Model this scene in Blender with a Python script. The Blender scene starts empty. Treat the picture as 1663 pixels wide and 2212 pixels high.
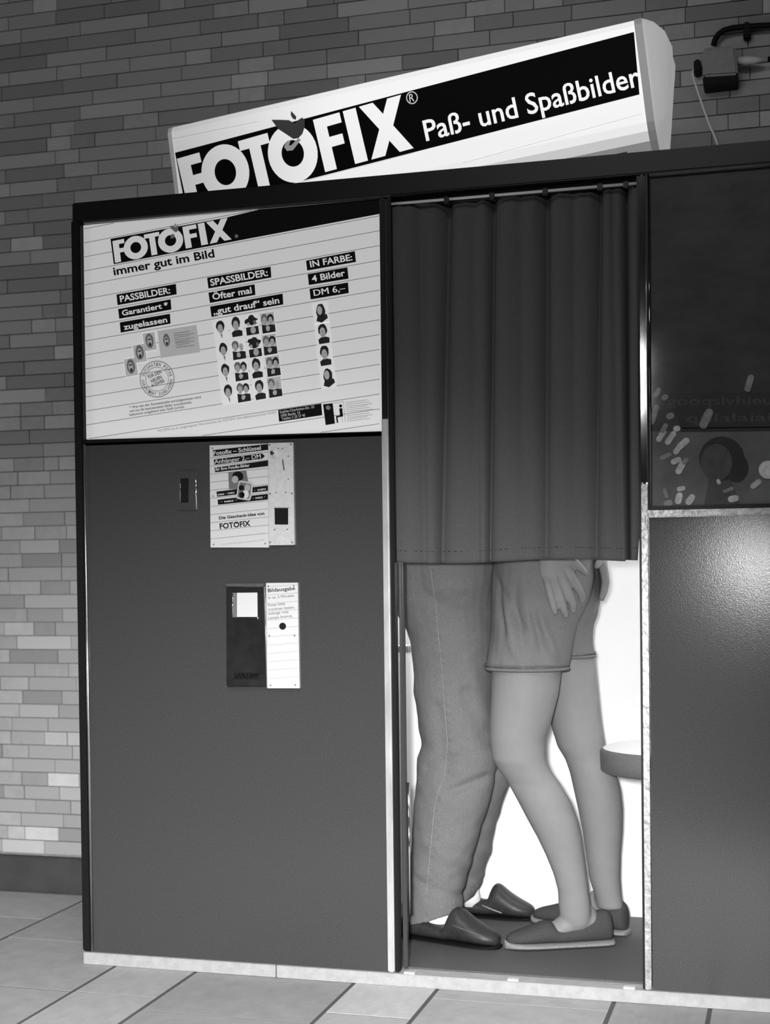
import bpy, bmesh, math, random
import numpy as np
from mathutils import Vector, Matrix, noise

random.seed(7)
SC = bpy.context.scene
COL = SC.collection

# ------------------------------------------------------------------ camera
IW, IH = 1663, 2212
F = 3102.57
CAM = np.array([1.8053, -3.4109, 1.0336])
YAW, PITCH, ROLL = 0.279725, -0.020619, -0.011943
CX, CY = 820.73, 1292.98
cy_, sy_ = math.cos(YAW), math.sin(YAW)
cp_, sp_ = math.cos(PITCH), math.sin(PITCH)
cr_, sr_ = math.cos(ROLL), math.sin(ROLL)
_r = np.array([cy_, sy_, 0.0]); _w = np.array([-sy_*cp_, cy_*cp_, sp_]); _u = np.cross(_r, _w)
RT = cr_*_r + sr_*_u
UP = -sr_*_r + cr_*_u
cam_data = bpy.data.cameras.new('camera')
cam = bpy.data.objects.new('camera', cam_data)
COL.objects.link(cam)
M4 = Matrix(((RT[0], UP[0], -_w[0], CAM[0]), (RT[1], UP[1], -_w[1], CAM[1]),
             (RT[2], UP[2], -_w[2], CAM[2]), (0, 0, 0, 1)))
cam.matrix_world = M4
cam_data.sensor_fit = 'HORIZONTAL'
cam_data.sensor_width = 36.0
cam_data.lens = F / IW * 36.0
cam_data.shift_x = (IW/2 - CX) / IW
cam_data.shift_y = (CY - IH/2) / IW
cam_data.dof.use_dof = True
cam_data.dof.focus_distance = 3.55
cam_data.dof.aperture_fstop = 4.0
SC.camera = cam

# ------------------------------------------------------------------ world, lights, exposure
world = bpy.data.worlds.new('world'); SC.world = world; world.use_nodes = True
world.node_tree.nodes['Background'].inputs[0].default_value = (1, 1, 1, 1)
world.node_tree.nodes['Background'].inputs[1].default_value = 0.035
SC.view_settings.view_transform = 'Standard'
SC.view_settings.look = 'None'
SC.view_settings.gamma = 1.0
SC.view_settings.use_curve_mapping = False
SC.view_settings.exposure = 0.0

def lamp(name, kind, loc, aim, energy, **kw):
    d = bpy.data.lights.new(name, kind); d.energy = energy
    for k, v in kw.items(): setattr(d, k, v)
    o = bpy.data.objects.new(name, d); COL.objects.link(o)
    o.location = loc
    o.rotation_euler = (Vector(aim) - Vector(loc)).to_track_quat('-Z', 'Y').to_euler()
    return o
# lamp beside the camera, tilted down: its light falls on the floor and the lower walls
lamp('low_front_light', 'SPOT', (1.72, -3.45, 1.12), (0.6, 0.1, -0.42), 960, spot_size=math.radians(60),
     spot_blend=1.0, shadow_soft_size=0.07)
# added fill out of the frame on the left, brightening the brick wall
lamp('left_wall_fill', 'AREA', (-1.75, -.85, .80), (-.45, .74, .60), 10, shape='RECTANGLE', size=.5, size_y=.9)
# two lit tubes far down the hall, the ones that glint in the posts
lamp('far_hall_tube', 'AREA', (.62, -8, 2.62), (1.47, 0, 1.5), 4.5, shape='RECTANGLE', size=.10, size_y=.20)
lamp('far_hall_tube', 'AREA', (.62, -8, 2.34), (1.47, 0, 1.4), 3.2, shape='RECTANGLE', size=.10, size_y=.13)
# weak ceiling light of the hall
lamp('hall_light', 'AREA', (1.2, -3.2, 3.2), (0.8, 0.5, 0.8), 20, shape='RECTANGLE', size=1.6, size_y=0.5)
# added overhead fill, pointing straight down to brighten the floor and lower fronts
lamp('overhead_fill', 'AREA', (0.8, -2.1, 3.6), (0.8, -2.0, 0), 48, shape='RECTANGLE', size=3.0, size_y=0.4, spread=math.radians(95))

# ------------------------------------------------------------------ geometry helpers
def ray(px, py): return (px-CX)/F*RT - (py-CY)/F*UP + _w
def P(px, py, Y=0.0):
    d = ray(px, py); t = (Y-CAM[1])/d[1]; q = CAM + t*d
    return Vector((q[0], q[1], q[2]))
def c3(x, y): return (150+x/4.1575, 430+y/4.1575)
def c4(x, y): return (430+x/3.867, 430+y/3.867)
def c5(x, y): return (350+x/3.88, 930+y/3.88)
def s1(x, y): return (350+x/2.52, y/2.52)
def s2(x, y): return (1000+x/2.508, y/2.508)

WL = {}
def adopt(o, parent):
    o.parent = parent
    o.matrix_parent_inverse = Matrix.Translation(-Vector(WL.get(parent.name, (0, 0, 0))))
def mesh(name, verts, faces, mat=None, parent=None, smooth=False):
    me = bpy.data.meshes.new(name)
    me.from_pydata([tuple(v) for v in verts], [], faces); me.update()
    o = bpy.data.objects.new(name, me); COL.objects.link(o)
    if mat is not None:
        for m in (mat if isinstance(mat, list) else [mat]): me.materials.append(m)
    if smooth:
        for p in me.polygons: p.use_smooth = True
    if parent: adopt(o, parent)
    return o
def fixn(o):
    bm = bmesh.new(); bm.from_mesh(o.data)
    bmesh.ops.recalc_face_normals(bm, faces=bm.faces); bm.to_mesh(o.data); bm.free()
    return o
class MB:
    def __init__(s): s.v = []; s.f = []; s.m = []
    def add(s, vs, fs, mi=0):
        n = len(s.v); s.v += [tuple(v) for v in vs]; s.f += [tuple(i+n for i in f) for f in fs]; s.m += [mi]*len(fs)
        return s
    def box(s, x0, x1, y0, y1, z0, z1, mi=0):
        return s.add([(x, y, z) for z in (z0, z1) for y in (y0, y1) for x in (x0, x1)],
              [(0, 2, 3, 1), (4, 5, 7, 6), (0, 1, 5, 4), (2, 6, 7, 3), (0, 4, 6, 2), (1, 3, 7, 5)], mi)
    def poly(s, pts, Y, mi=0):
        vs = [P(x, y, Y) for x, y in pts]
        # orient toward the passage (-Y)
        a = sum((vs[i].x*vs[(i+1) % len(vs)].z - vs[(i+1) % len(vs)].x*vs[i].z) for i in range(len(vs)))
        if a < 0: vs = vs[::-1]
        return s.add(vs, [tuple(range(len(vs)))], mi)
    def plate(s, pts, Y0, Y1, mi=0):   # polygon seen at Y0 (front) extruded back to Y1
        vs = [P(x, y, Y0) for x, y in pts]
        a = sum((vs[i].x*vs[(i+1) % len(vs)].z - vs[(i+1) % len(vs)].x*vs[i].z) for i in range(len(vs)))
        if a < 0: vs = vs[::-1]
        n = len(vs); bk = [Vector((v.x, Y1, v.z)) for v in vs]
        return s.add(vs+bk, [tuple(range(n)), tuple(range(2*n-1, n-1, -1))] + [((i+1) % n, i, n+i, n+(i+1) % n) for i in range(n)], mi)
    def cyl(s, c, r, h, axis='y', n=16, mi=0, r2=None):
        r2 = r if r2 is None else r2
        vs = []
        for k, rr in ((0, r), (1, r2)):
            for i in range(n):
                a = 2*math.pi*i/n; u, v = rr*math.cos(a), rr*math.sin(a)
                if axis == 'y': vs.append((c[0]+u, c[1]+k*h, c[2]+v))
                elif axis == 'z': vs.append((c[0]+u, c[1]+v, c[2]+k*h))
                else: vs.append((c[0]+k*h, c[1]+u, c[2]+v))
        fs = [tuple(range(n))[::-1], tuple(range(n, 2*n))] + [(i, (i+1) % n, n+(i+1) % n, n+i) for i in range(n)]
        return s.add(vs, fs, mi)
    def tube(s, pts, rad, n=10, mi=0, cap=True):
        pts = [Vector(p) for p in pts]; N = len(pts)
        rad = rad if isinstance(rad, (list, tuple)) else [rad]*N
        t0 = (pts[1]-pts[0]).normalized()
        ref = Vector((0, 0, 1)) if abs(t0.z) < .7 else Vector((0, 1, 0))
        vs = []; pa = t0.cross(ref).normalized()
        for i, p in enumerate(pts):
            t = (pts[min(i+1, N-1)]-pts[max(i-1, 0)]).normalized()
            a = (pa-t*pa.dot(t)).normalized(); b = t.cross(a).normalized(); pa = a
            for k in range(n):
                g = 2*math.pi*k/n; vs.append(p + rad[i]*(math.cos(g)*a + math.sin(g)*b))
        fs = [(i*n+k, i*n+(k+1) % n, (i+1)*n+(k+1) % n, (i+1)*n+k) for i in range(N-1) for k in range(n)]
        if cap: fs += [tuple(range(n))[::-1], tuple(range((N-1)*n, N*n))]
        return s.add(vs, fs, mi)
    def ball(s, c, r, n=12, sc=(1, 1, 1), mi=0):
        vs = [(c[0], c[1], c[2]+r*sc[2])]; m = n//2
        for j in range(1, m):
            t = math.pi*j/m
            for i in range(n):
                a = 2*math.pi*i/n
                vs.append((c[0]+r*sc[0]*math.sin(t)*math.cos(a), c[1]+r*sc[1]*math.sin(t)*math.sin(a), c[2]+r*sc[2]*math.cos(t)))
        vs.append((c[0], c[1], c[2]-r*sc[2])); L = len(vs)-1
        fs = [(0, 1+i, 1+(i+1) % n) for i in range(n)]
        for j in range(m-2):
            for i in range(n):
                fs.append((1+j*n+i, 1+(j+1)*n+i, 1+(j+1)*n+(i+1) % n, 1+j*n+(i+1) % n))
        fs += [(L, 1+(m-2)*n+(i+1) % n, 1+(m-2)*n+i) for i in range(n)]
        return s.add(vs, fs, mi)
    def loft(s, rings, n=28, mi=0):   # rings of (cx, cy, cz, rx, ry[, tilt]) ; tilt = dz/dx of the ring
        vs = []
        for r in rings:
            tl = r[5] if len(r) > 5 else 0
            for k in range(n):
                a = 2*math.pi*k/n; dx = r[3]*math.cos(a)
                vs.append((r[0]+dx, r[1]+r[4]*math.sin(a), r[2]+dx*tl))
        N = len(rings)
        fs = [(i*n+k, i*n+(k+1) % n, (i+1)*n+(k+1) % n, (i+1)*n+k) for i in range(N-1) for k in range(n)]
        fs += [tuple(range(n))[::-1], tuple(range((N-1)*n, N*n))]
        return s.add(vs, fs, mi)
    def build(s, name, mat=None, parent=None, smooth=False, bevel=0):
        o = mesh(name, s.v, s.f, mat, parent, smooth)
        if any(s.m):
            for p, m in zip(o.data.polygons, s.m): p.material_index = m
        if bevel:
            bm = bmesh.new(); bm.from_mesh(o.data)
            bmesh.ops.recalc_face_normals(bm, faces=bm.faces)
            es = [e for e in bm.edges if len(e.link_faces) == 2 and e.calc_face_angle(0) > .6]
            bmesh.ops.bevel(bm, geom=es, offset=bevel, segments=2, affect='EDGES', clamp_overlap=True)
            bm.to_mesh(o.data); bm.free()
        return o
def tag(o, label=None, cat=None, group=None, kind=None):
    if label: o['label'] = label
    if cat: o['category'] = cat
    if group: o['group'] = group
    if kind: o['kind'] = kind
    return o
def thing(name, loc, label, cat, group=None):
    o = bpy.data.objects.new(name, None); COL.objects.link(o); o.location = loc
    o.empty_display_size = .1
    WL[o.name] = tuple(loc)
    return tag(o, label, cat, group)

# ------------------------------------------------------------------ materials (the photograph is black and white)
def mat(name, g, rough=.6, metal=0, spec=.5, nscale=0, namp=0, bump=0, bscale=200, coat=0, stretch=None, emit=0, coatr=.05, sheen=0):
    m = bpy.data.materials.new(name); m.use_nodes = True
    nt = m.node_tree; b = nt.nodes['Principled BSDF']
    b.inputs['Base Color'].default_value = (g, g, g, 1)
    b.inputs['Roughness'].default_value = rough
    b.inputs['Metallic'].default_value = metal
    b.inputs['Specular IOR Level'].default_value = spec
    b.inputs['Coat Weight'].default_value = coat
    b.inputs['Coat Roughness'].default_value = coatr
    if emit:
        b.inputs['Emission Color'].default_value = (1, 1, 1, 1)
        b.inputs['Emission Strength'].default_value = emit
    tc = nt.nodes.new('ShaderNodeTexCoord'); mp = nt.nodes.new('ShaderNodeMapping')
    nt.links.new(tc.outputs['Object'], mp.inputs['Vector'])
    if stretch: mp.inputs['Scale'].default_value = stretch
    if namp:
        nz = nt.nodes.new('ShaderNodeTexNoise'); nz.inputs['Scale'].default_value = nscale
        nz.inputs['Detail'].default_value = 6; nz.inputs['Roughness'].default_value = .65
        nt.links.new(mp.outputs[0], nz.inputs['Vector'])
        mr = nt.nodes.new('ShaderNodeMapRange')
        mr.inputs['From Min'].default_value = .25; mr.inputs['From Max'].default_value = .75
        mr.inputs['To Min'].default_value = g*(1-namp); mr.inputs['To Max'].default_value = g*(1+namp)
        nt.links.new(nz.outputs['Fac'], mr.inputs['Value'])
        cc = nt.nodes.new('ShaderNodeCombineColor')
        for i in range(3): nt.links.new(mr.outputs[0], cc.inputs[i])
        nt.links.new(cc.outputs[0], b.inputs['Base Color'])
    if bump:
        nb = nt.nodes.new('ShaderNodeTexNoise'); nb.inputs['Scale'].default_value = bscale
        nb.inputs['Detail'].default_value = 4
        nt.links.new(mp.outputs[0], nb.inputs['Vector'])
        bp = nt.nodes.new('ShaderNodeBump'); bp.inputs['Strength'].default_value = bump
        bp.inputs['Distance'].default_value = .002
        nt.links.new(nb.outputs['Fac'], bp.inputs['Height']); nt.links.new(bp.outputs[0], b.inputs['Normal'])
    return m
BR = [mat('brick_tone_%s' % n, g, .8, nscale=30, namp=.10, bump=.5, bscale=160, spec=.2) for n, g in
      (('dark', .265), ('dusky', .305), ('middle', .36), ('pale', .40), ('light', .46), ('bright', .55))]
M_MORTAR = mat('mortar', .29, .95, nscale=80, namp=.25, bump=.6, spec=.1)
M_BASE = mat('dark_stone_base', .045, .6, nscale=12, namp=.3)
SLAB = [mat('floor_slab_%s' % n, g, .55, nscale=9, namp=.13, bump=.25, bscale=300, spec=.3) for n, g in
        (('grey', .28), ('mid', .32), ('soft', .36), ('pale', .45))]
M_JOINT = mat('floor_joint', .07, .9)
M_PANEL = mat('booth_paint', .050, .145, nscale=260, namp=.25, bump=.06, bscale=420, spec=.3)
M_FRAME = mat('dark_frame_paint', .009, .38, nscale=200, namp=.3, spec=.2)
M_STRIP = mat('pale_stone_strip', .35, .6, nscale=40, namp=.16, bump=.3)
M_ALU = mat('brushed_metal', .50, .30, metal=1, nscale=22, namp=.35, bump=.15, bscale=60, stretch=(1, 1, .25))
M_DKALU = mat('darkened_metal', .16, .08, metal=1, nscale=22, namp=.35, stretch=(1, 1, .25))
M_POST = mat('dull_aluminium', .50, .34, metal=.45, nscale=22, namp=.3, bump=.15, bscale=60, stretch=(1, 1, .25))
M_FOIL = mat('worn_metal', .36, .38, metal=.6, nscale=55, namp=.55, bump=.8, bscale=70)
M_CHROME = mat('chrome', .8, .12, metal=1)
M_PLATE = mat('coin_plate_metal', .62, .42, metal=.25, nscale=90, namp=.12)
M_PRINT = mat('backlit_board_white', .60, .5, nscale=500, namp=.05, spec=.3, emit=.31)
M_CARD = mat('print_paper', .66, .5, spec=.3, emit=.35)
M_FACE_B = mat('backlit_face_grey', .42, .6, spec=.2, emit=.12)
M_GREYB = mat('backlit_mid_grey', .18, .6, nscale=400, namp=.5, spec=.2, emit=.03)
M_INKB = mat('backlit_dark_print', .035, .6, nscale=350, namp=.8, spec=.1)
M_INK = mat('black_ink', .006, .6, spec=.1)
M_LINE = mat('thin_line_ink', .14, .6, spec=.2)
M_GREY = mat('mid_grey_print', .14, .6, spec=.2)
M_FACE = mat('face_grey_print', .36, .6, spec=.2)
M_PALE = mat('backlit_pale_print', .50, .6, spec=.2, emit=.15)
M_PALEN = mat('pale_grey_print', .44, .6, spec=.2)
M_FADE = mat('faded_text_ink', .33, .6, spec=.2)
M_NOTICE = mat('notice_white', .58, .5, nscale=500, namp=.04, spec=.3)
M_WALLIN = mat('cabin_white', .86, .8, spec=.1)
M_CABFLOOR = mat('cabin_floor', .09, .6, nscale=260, namp=.3, bump=.2, spec=.3)
M_CURT = mat('curtain_cloth', .088, .85, nscale=420, namp=.25, bump=.35, bscale=700, spec=.15)
M_SKIN = mat('skin', .225, .6, nscale=18, namp=.06, bump=.08, bscale=300, spec=.2)
M_JEANS = mat('denim', .168, .9, nscale=260, namp=.22, bump=.7, bscale=600, spec=.1)
M_SEAM = mat('denim_seam', .24, .9, nscale=200, namp=.35, spec=.1)
M_SHORTS = mat('shorts_cloth', .165, .9, nscale=160, namp=.10, bump=.3, bscale=600, spec=.1)
M_HEM = mat('shorts_piping', .12, .9)
M_SHIRT = mat('shirt_cloth', .4, .9)
M_HAIR = mat('hair', .03, .6)
M_LEATHER = mat('dark_leather', .030, .45, nscale=60, namp=.3, bump=.3, bscale=120, spec=.35)
M_CANVAS = mat('dark_canvas', .060, .9, nscale=300, namp=.25, bump=.4, bscale=500, spec=.1)
M_JUTE = mat('jute_sole', .23, .9, nscale=200, namp=.25, bump=.8, bscale=300)
M_SOCK = mat('white_sock', .85, .9)
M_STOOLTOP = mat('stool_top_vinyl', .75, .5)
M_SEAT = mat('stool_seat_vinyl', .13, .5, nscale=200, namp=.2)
M_CAP = mat('frosted_cap', .55, .5, emit=.30)
M_RIM = mat('sign_rim', .62, .5, emit=.10)  # metal rim brightened by a weak glow of its own
M_BIRD = mat('bird_grey', .12, .6)
M_BOX = mat('junction_box_plastic', .24, .6, nscale=60, namp=.15)
M_CABLE = mat('pale_cable', .65, .6)
M_BLACK = mat('black_plastic', .006, .6, spec=.15)

def emitmat(name, g, s, grad=False):
    m = bpy.data.materials.new(name); m.use_nodes = True; nt = m.node_tree; b = nt.nodes['Principled BSDF']
    b.inputs['Base Color'].default_value = (g, g, g, 1); b.inputs['Roughness'].default_value = .4
    b.inputs['Emission Color'].default_value = (1, 1, 1, 1)
    b.inputs['Emission Strength'].default_value = s
    if grad:   # left end dimmer: fall-off of the inner light painted into the emission
        tc = nt.nodes.new('ShaderNodeTexCoord'); sp = nt.nodes.new('ShaderNodeSeparateXYZ')
        nt.links.new(tc.outputs['Object'], sp.inputs[0])
        mr = nt.nodes.new('ShaderNodeMapRange'); mr.interpolation_type = 'SMOOTHSTEP'
        mr.inputs['From Min'].default_value = .15; mr.inputs['From Max'].default_value = .75
        mr.inputs['To Min'].default_value = s*.42; mr.inputs['To Max'].default_value = s
        nt.links.new(sp.outputs['X'], mr.inputs['Value']); nt.links.new(mr.outputs[0], b.inputs['Emission Strength'])
    return m
M_GLOW = emitmat('lit_acrylic', .7, .72, True)
M_GLOWLINE = emitmat('lit_acrylic_line', .4, .45, True)
M_GLOWMID = emitmat('lit_acrylic_shaded', .6, .50)  # shading of the curved lower face put into a dimmer copy
M_GLOWEDGE = emitmat('lit_acrylic_deep_shade', .45, .20)  # deeper shade of the turned-under edge, dimmer still
M_BAND = mat('sign_black_band', .004, .6, spec=.1)
# glass over the right-hand poster
M_GLASS = bpy.data.materials.new('poster_glass'); M_GLASS.use_nodes = True
_nt = M_GLASS.node_tree
for _n in list(_nt.nodes):
    if _n.type != 'OUTPUT_MATERIAL': _nt.nodes.remove(_n)
_o = [n for n in _nt.nodes if n.type == 'OUTPUT_MATERIAL'][0]
_mx = _nt.nodes.new('ShaderNodeMixShader'); _tr = _nt.nodes.new('ShaderNodeBsdfTransparent'); _gl = _nt.nodes.new('ShaderNodeBsdfGlossy')
_fr = _nt.nodes.new('ShaderNodeFresnel'); _gl.inputs['Roughness'].default_value = .05
_fr.inputs[0].default_value = 1.5
_nt.links.new(_fr.outputs[0], _mx.inputs[0]); _nt.links.new(_tr.outputs[0], _mx.inputs[1]); _nt.links.new(_gl.outputs[0], _mx.inputs[2])
_nt.links.new(_mx.outputs[0], _o.inputs[0])

# lettering: every string becomes a flat mesh laid along its own baseline
_TC = {}
def glyphs(s, bold):
    k = (s, bold)
    if k in _TC: return _TC[k]
    cu = bpy.data.curves.new('t', 'FONT'); cu.body = s; cu.offset = bold; cu.resolution_u = 3
    ob = bpy.data.objects.new('t', cu); COL.objects.link(ob)
    dg = bpy.context.evaluated_depsgraph_get(); me = bpy.data.meshes.new_from_object(ob.evaluated_get(dg))
    vs = [(v.co.x, v.co.y) for v in me.vertices]; fs = [tuple(p.vertices) for p in me.polygons]
    bpy.data.objects.remove(ob); bpy.data.curves.remove(cu); bpy.data.meshes.remove(me)
    x0 = min(v[0] for v in vs); x1 = max(v[0] for v in vs)
    _TC[k] = ([((x-x0)/(x1-x0), y/.727) for x, y in vs], fs)
    return _TC[k]
def put_text(mb, s, BL, BRt, TL, Y, bold=.02, mi=0):
    if 'M' in s and bold > 0:      # capital M cannot be emboldened by offset: overprint it slightly shifted
        w = .62*len(s); d = bold*.9/w
        for k, sh in enumerate((-d, 0, d)):
            vs, fs = glyphs(s, 0)
            mb.add([P(BL[0]+(u*(1-2*d)+d+sh)*(BRt[0]-BL[0])+v*(TL[0]-BL[0]), BL[1]+(u*(1-2*d)+d+sh)*(BRt[1]-BL[1])+v*(TL[1]-BL[1]), Y-.00004*k) for u, v in vs], fs, mi)
        return
    vs, fs = glyphs(s, bold)
    pts = [P(BL[0]+u*(BRt[0]-BL[0])+v*(TL[0]-BL[0]), BL[1]+u*(BRt[1]-BL[1])+v*(TL[1]-BL[1]), Y) for u, v in vs]
    mb.add(pts, fs, mi)
def up(BL, BRt, h):      # top-left of a line of capital height h (pixels)
    dx, dy = BRt[0]-BL[0], BRt[1]-BL[1]; L = math.hypot(dx, dy)
    return (BL[0]+dy/L*h, BL[1]-dx/L*h)
def logo(mb, TL, TRt, BRt, BL, Y, mi=0):
    def q(u, v):         # v = 0 top, 1 bottom
        x = (1-u)*(1-v)*TL[0]+u*(1-v)*TRt[0]+u*v*BRt[0]+(1-u)*v*BL[0]
        y = (1-u)*(1-v)*TL[1]+u*(1-v)*TRt[1]+u*v*BRt[1]+(1-u)*v*BL[1]
        return (x, y)
    def pl(pts): mb.poly([q(*p) for p in pts], Y, mi)
    def F_(u0, w):
        pl([(u0, 0), (u0+.052, 0), (u0+.052, 1), (u0, 1)])
        pl([(u0+.052, 0), (u0+w, 0), (u0+w, .19), (u0+.052, .19)])
        pl([(u0+.052, .39), (u0+w*.93, .39), (u0+w*.93, .58), (u0+.052, .58)])
    def O_(uc, rx, irx, ry, iry):
        n = 36
        vs = [P(*q(uc+rx*math.cos(2*math.pi*i/n), .5+ry*math.sin(2*math.pi*i/n)), Y) for i in range(n)]
        vs += [P(*q(uc+irx*math.cos(2*math.pi*i/n), .5+iry*math.sin(2*math.pi*i/n)), Y) for i in range(n)]
        mb.add(vs, [(i, (i+1) % n, n+(i+1) % n, n+i) for i in range(n)], mi)
    F_(0.0, .10)
    Y -= .0003; O_(.190, .103, .046, .53, .25); Y += .0003
    pl([(.272, 0), (.404, 0), (.404, .19), (.272, .19)]); pl([(.313, .19), (.363, .19), (.363, 1), (.313, 1)])
    O_(.490, .107, .048, .55, .25)
    F_(.607, .118)
    pl([(.740, 0), (.797, 0), (.797, 1), (.740, 1)])
    pl([(.812, 0), (.874, 0), (.906, .25), (.938, 0), (1.0, 0), (.937, .5), (1.0, 1), (.938, 1), (.906, .75), (.874, 1), (.812, 1), (.875, .5)])
def bird(mb, o, sx, sy, Y, mi=0, rot=0):
    pts1 = [(595, 652), (640, 652), (690, 654), (722, 672), (740, 654), (762, 640), (776, 652), (776, 690), (764, 728), (742, 752), (714, 756), (672, 728), (632, 702)]
    pts2 = [(702, 604), (716, 618), (731, 636), (728, 652), (712, 646), (700, 626)]
    for pp in (pts1, pts2):
        mb.poly([(o[0]+(x-700)*sx, o[1]+(y-700)*sy) for x, y in pp], Y, mi)

# ================================================================== SETTING
WALL_Y = .745
floor = mesh('floor', [(-6, -14, -.0015), (8, -14, -.0015), (8, 1.0, -.0015), (-6, 1.0, -.0015)], [(0, 1, 2, 3)], M_JOINT)
tag(floor, 'grey stone slab floor of the passage', kind='structure')
def unitbox(name, m, bev):
    mb = MB().box(-.5, .5, -.5, .5, -.5, .5)
    o = mb.build(name, m); me = o.data; bpy.data.objects.remove(o)
    return me
def piece(name, me, parent, x0, x1, y0, y1, z0, z1, m):
    # shared unit mesh; the size is in the object's scale, the tone in its own slot
    o = bpy.data.objects.new(name, me); COL.objects.link(o)
    o.location = ((x0+x1)/2, (y0+y1)/2, (z0+z1)/2); o.scale = (x1-x0, y1-y0, z1-z0)
    o.parent = parent
    o.material_slots[0].link = 'OBJECT'; o.material_slots[0].material = m
    return o
slab_me = unitbox('floor_slab', SLAB[0], 0)
xs = [-1.67, -1.23, -.79, -.35, .0912, .3188, .7465, .9613, 1.3926, 1.615, 2.045, 2.27, 2.70]
offs = {-.79: -.02, -.35: .1965, .0912: -.233, .3188: .1, .7465: -.245, .9613: -.08, 1.3926: -.35, -1.23: .2, 1.615: 0}
g_ = .0055
for i in range(len(xs)-1):
    x0, x1 = xs[i], xs[i+1]
    o0 = offs.get(xs[i], .07*(i % 4)); L = .4306
    k0 = -3
    for k in range(-5, 4):
        y0, y1 = o0+k*L, o0+(k+1)*L
        if y1 > WALL_Y-.02: y1 = WALL_Y-.02
        if y0 >= y1-.02 or y1 < -2.0: continue
        if y0 > .1 and x0 > .05 and x1 < 2.2: continue
        m = SLAB[random.choice([0, 1, 1, 2])]
        if abs(x0-.7465) < .01 and k == 0: m = SLAB[3]
        if abs(x0-.7465) < .01 and k == -1: m = SLAB[2]
        if abs(x0-.3188) < .01: m = SLAB[0]
        if abs(x0-.0912) < .01: m = SLAB[2]
        if abs(x0-.9613) < .01: m = SLAB[1]
        if abs(x0-1.3926) < .01: m = SLAB[0]
        piece('slab', slab_me, floor, x0+g_, x1-g_, y0+.003, y1-.003, -.02, random.uniform(-.0008, 0), m)

wall = MB().box(-1.6, 2.9, WALL_Y+.012, WALL_Y+.2, -.02, 3.3).build('wall_back', M_MORTAR)
tag(wall, 'irregularly bonded narrow brick wall behind the booth', kind='structure')
bb = MB().box(-1.6, 2.9, WALL_Y-.012, WALL_Y+.05, -.004, .114).build('baseboard_back', M_BASE, bevel=.003)
tag(bb, 'dark stone skirting along the foot of the brick wall', kind='structure')
brick_me = unitbox('brick', BR[2], 0)
PITCH_Z, Z0 = .0443, .122
def bxp(c): return -.694 + .0009*c       # transcription column -> metres along the wall
rows = {0: [(10, 2), (182, 5), (400, 3)], 1: [(35, 2), (105, 4), (240, 5), (400, 1)], 2: [(90, 3), (260, 3), (420, 2)],
        3: [(150, 3), (290, 2), (430, 3)], 4: [(22, 0), (105, 2), (245, 3), (400, 4)], 5: [(95, 2), (200, 1), (325, 5), (410, 3)],
        6: [(60, 3), (230, 3), (390, 3)], 7: [(18, 0), (125, 2), (300, 3), (440, 3)], 8: [(55, 3), (190, 2), (280, 4), (400, 4)],
        9: [(60, 2), (205, 3), (400, 3)], 10: [(90, 3), (248, 4), (400, 2)], 11: [(105, 3), (262, 1), (420, 3)],
        12: [(15, 1), (130, 3), (320, 3), (430, 3)], 13: [(155, 3), (290, 2), (430, 3)], 14: [(55, 3), (248, 1), (400, 3)],
        15: [(85, 2), (302, 5), (430, 3)], 16: [(35, 3), (155, 4), (240, 1), (400, 3)], 17: [(128, 2), (270, 2), (420, 4)],
        18: [(118, 1), (340, 4), (460, 3)], 19: [(60, 3), (185, 3), (300, 1), (430, 3)], 20: [(55, 2), (268, 3), (400, 2)],
        21: [(112, 2), (270, 1), (430, 2)], 22: [(105, 2), (262, 4), (430, 1)], 23: [(30, 2), (165, 3), (290, 2), (430, 3)],
        24: [(120, 3), (285, 2), (430, 3)], 25: [(145, 3), (350, 3)], 26: [(70, 2), (205, 2), (380, 3)],
        27: [(100, 2), (230, 3), (400, 3)], 28: [(85, 3), (205, 1), (265, 2), (400, 3)]}
def hid(x0, x1, z0, z1):
    """does the booth or the sign cover this stretch of wall, or is it outside the frame"""
    if x1 < -.72 or x0 > 1.78: return True
    if x0 > -.33 and z1 < 1.95: return True
    if x0 > -.33 and x1 > 0 and z1 < 2.16: return True
    return False
bricks = []
rng = random.Random(21)
nrow = int((3.2-Z0)/PITCH_Z)
for k in range(nrow):
    z0 = Z0+k*PITCH_Z+.0016; z1 = Z0+(k+1)*PITCH_Z-.0016
    lst = []
    x = -1.55
    if k in rows:
        first = bxp(rows[k][0][0])
        a = first-rng.choice([.19, .22, .12])
        b = a
        while b > -1.4:
            c = b-rng.choice([.1, .19, .22]); lst.append((c, b, rng.choice([2, 3, 3, 4]))); b = c
        lst = lst[::-1]
        prev = a
        for (e, t) in rows[k]:
            lst.append((prev, bxp(e), t)); prev = bxp(e)
        x = prev
    while x < 2.8:
        w = rng.choice([.085, .115, .12, .17, .19, .21, .22, .235])
        lst.append((x, x+w, rng.choices([0, 1, 2, 3, 4], [3, 3, 5, 4, 2])[0])); x += w
    for a, b, t in lst:
        bricks.append((a+.0014, b-.0014, z0, z1, t))
vis = [b for b in bricks if not hid(*b[:4])]
def px_area(b):
    d = 1
    return (b[1]-b[0]) if True else d
vis.sort(key=lambda b: -min(b[1], 1.76)+max(b[0], -.70))
solo = vis[:298]; soloset = set(solo)
for a, b, z0, z1, t in solo:
    d = rng.uniform(-.0012, .0012)
    piece('brick', brick_me, wall, a, b, WALL_Y+d, WALL_Y+.03, z0, z1, BR[t])
rest = MB()
for bk in bricks:
    if bk in soloset: continue
    a, b, z0, z1, t = bk
    if z1 < 1.8 and .25 < a < 2.0: continue
    rest.box(a, b, WALL_Y+rng.uniform(-.0012, .0012), WALL_Y+.03, z0, z1, t)
ro = rest.build('brick_field', BR, wall); tag(ro, kind='stuff')

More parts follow.
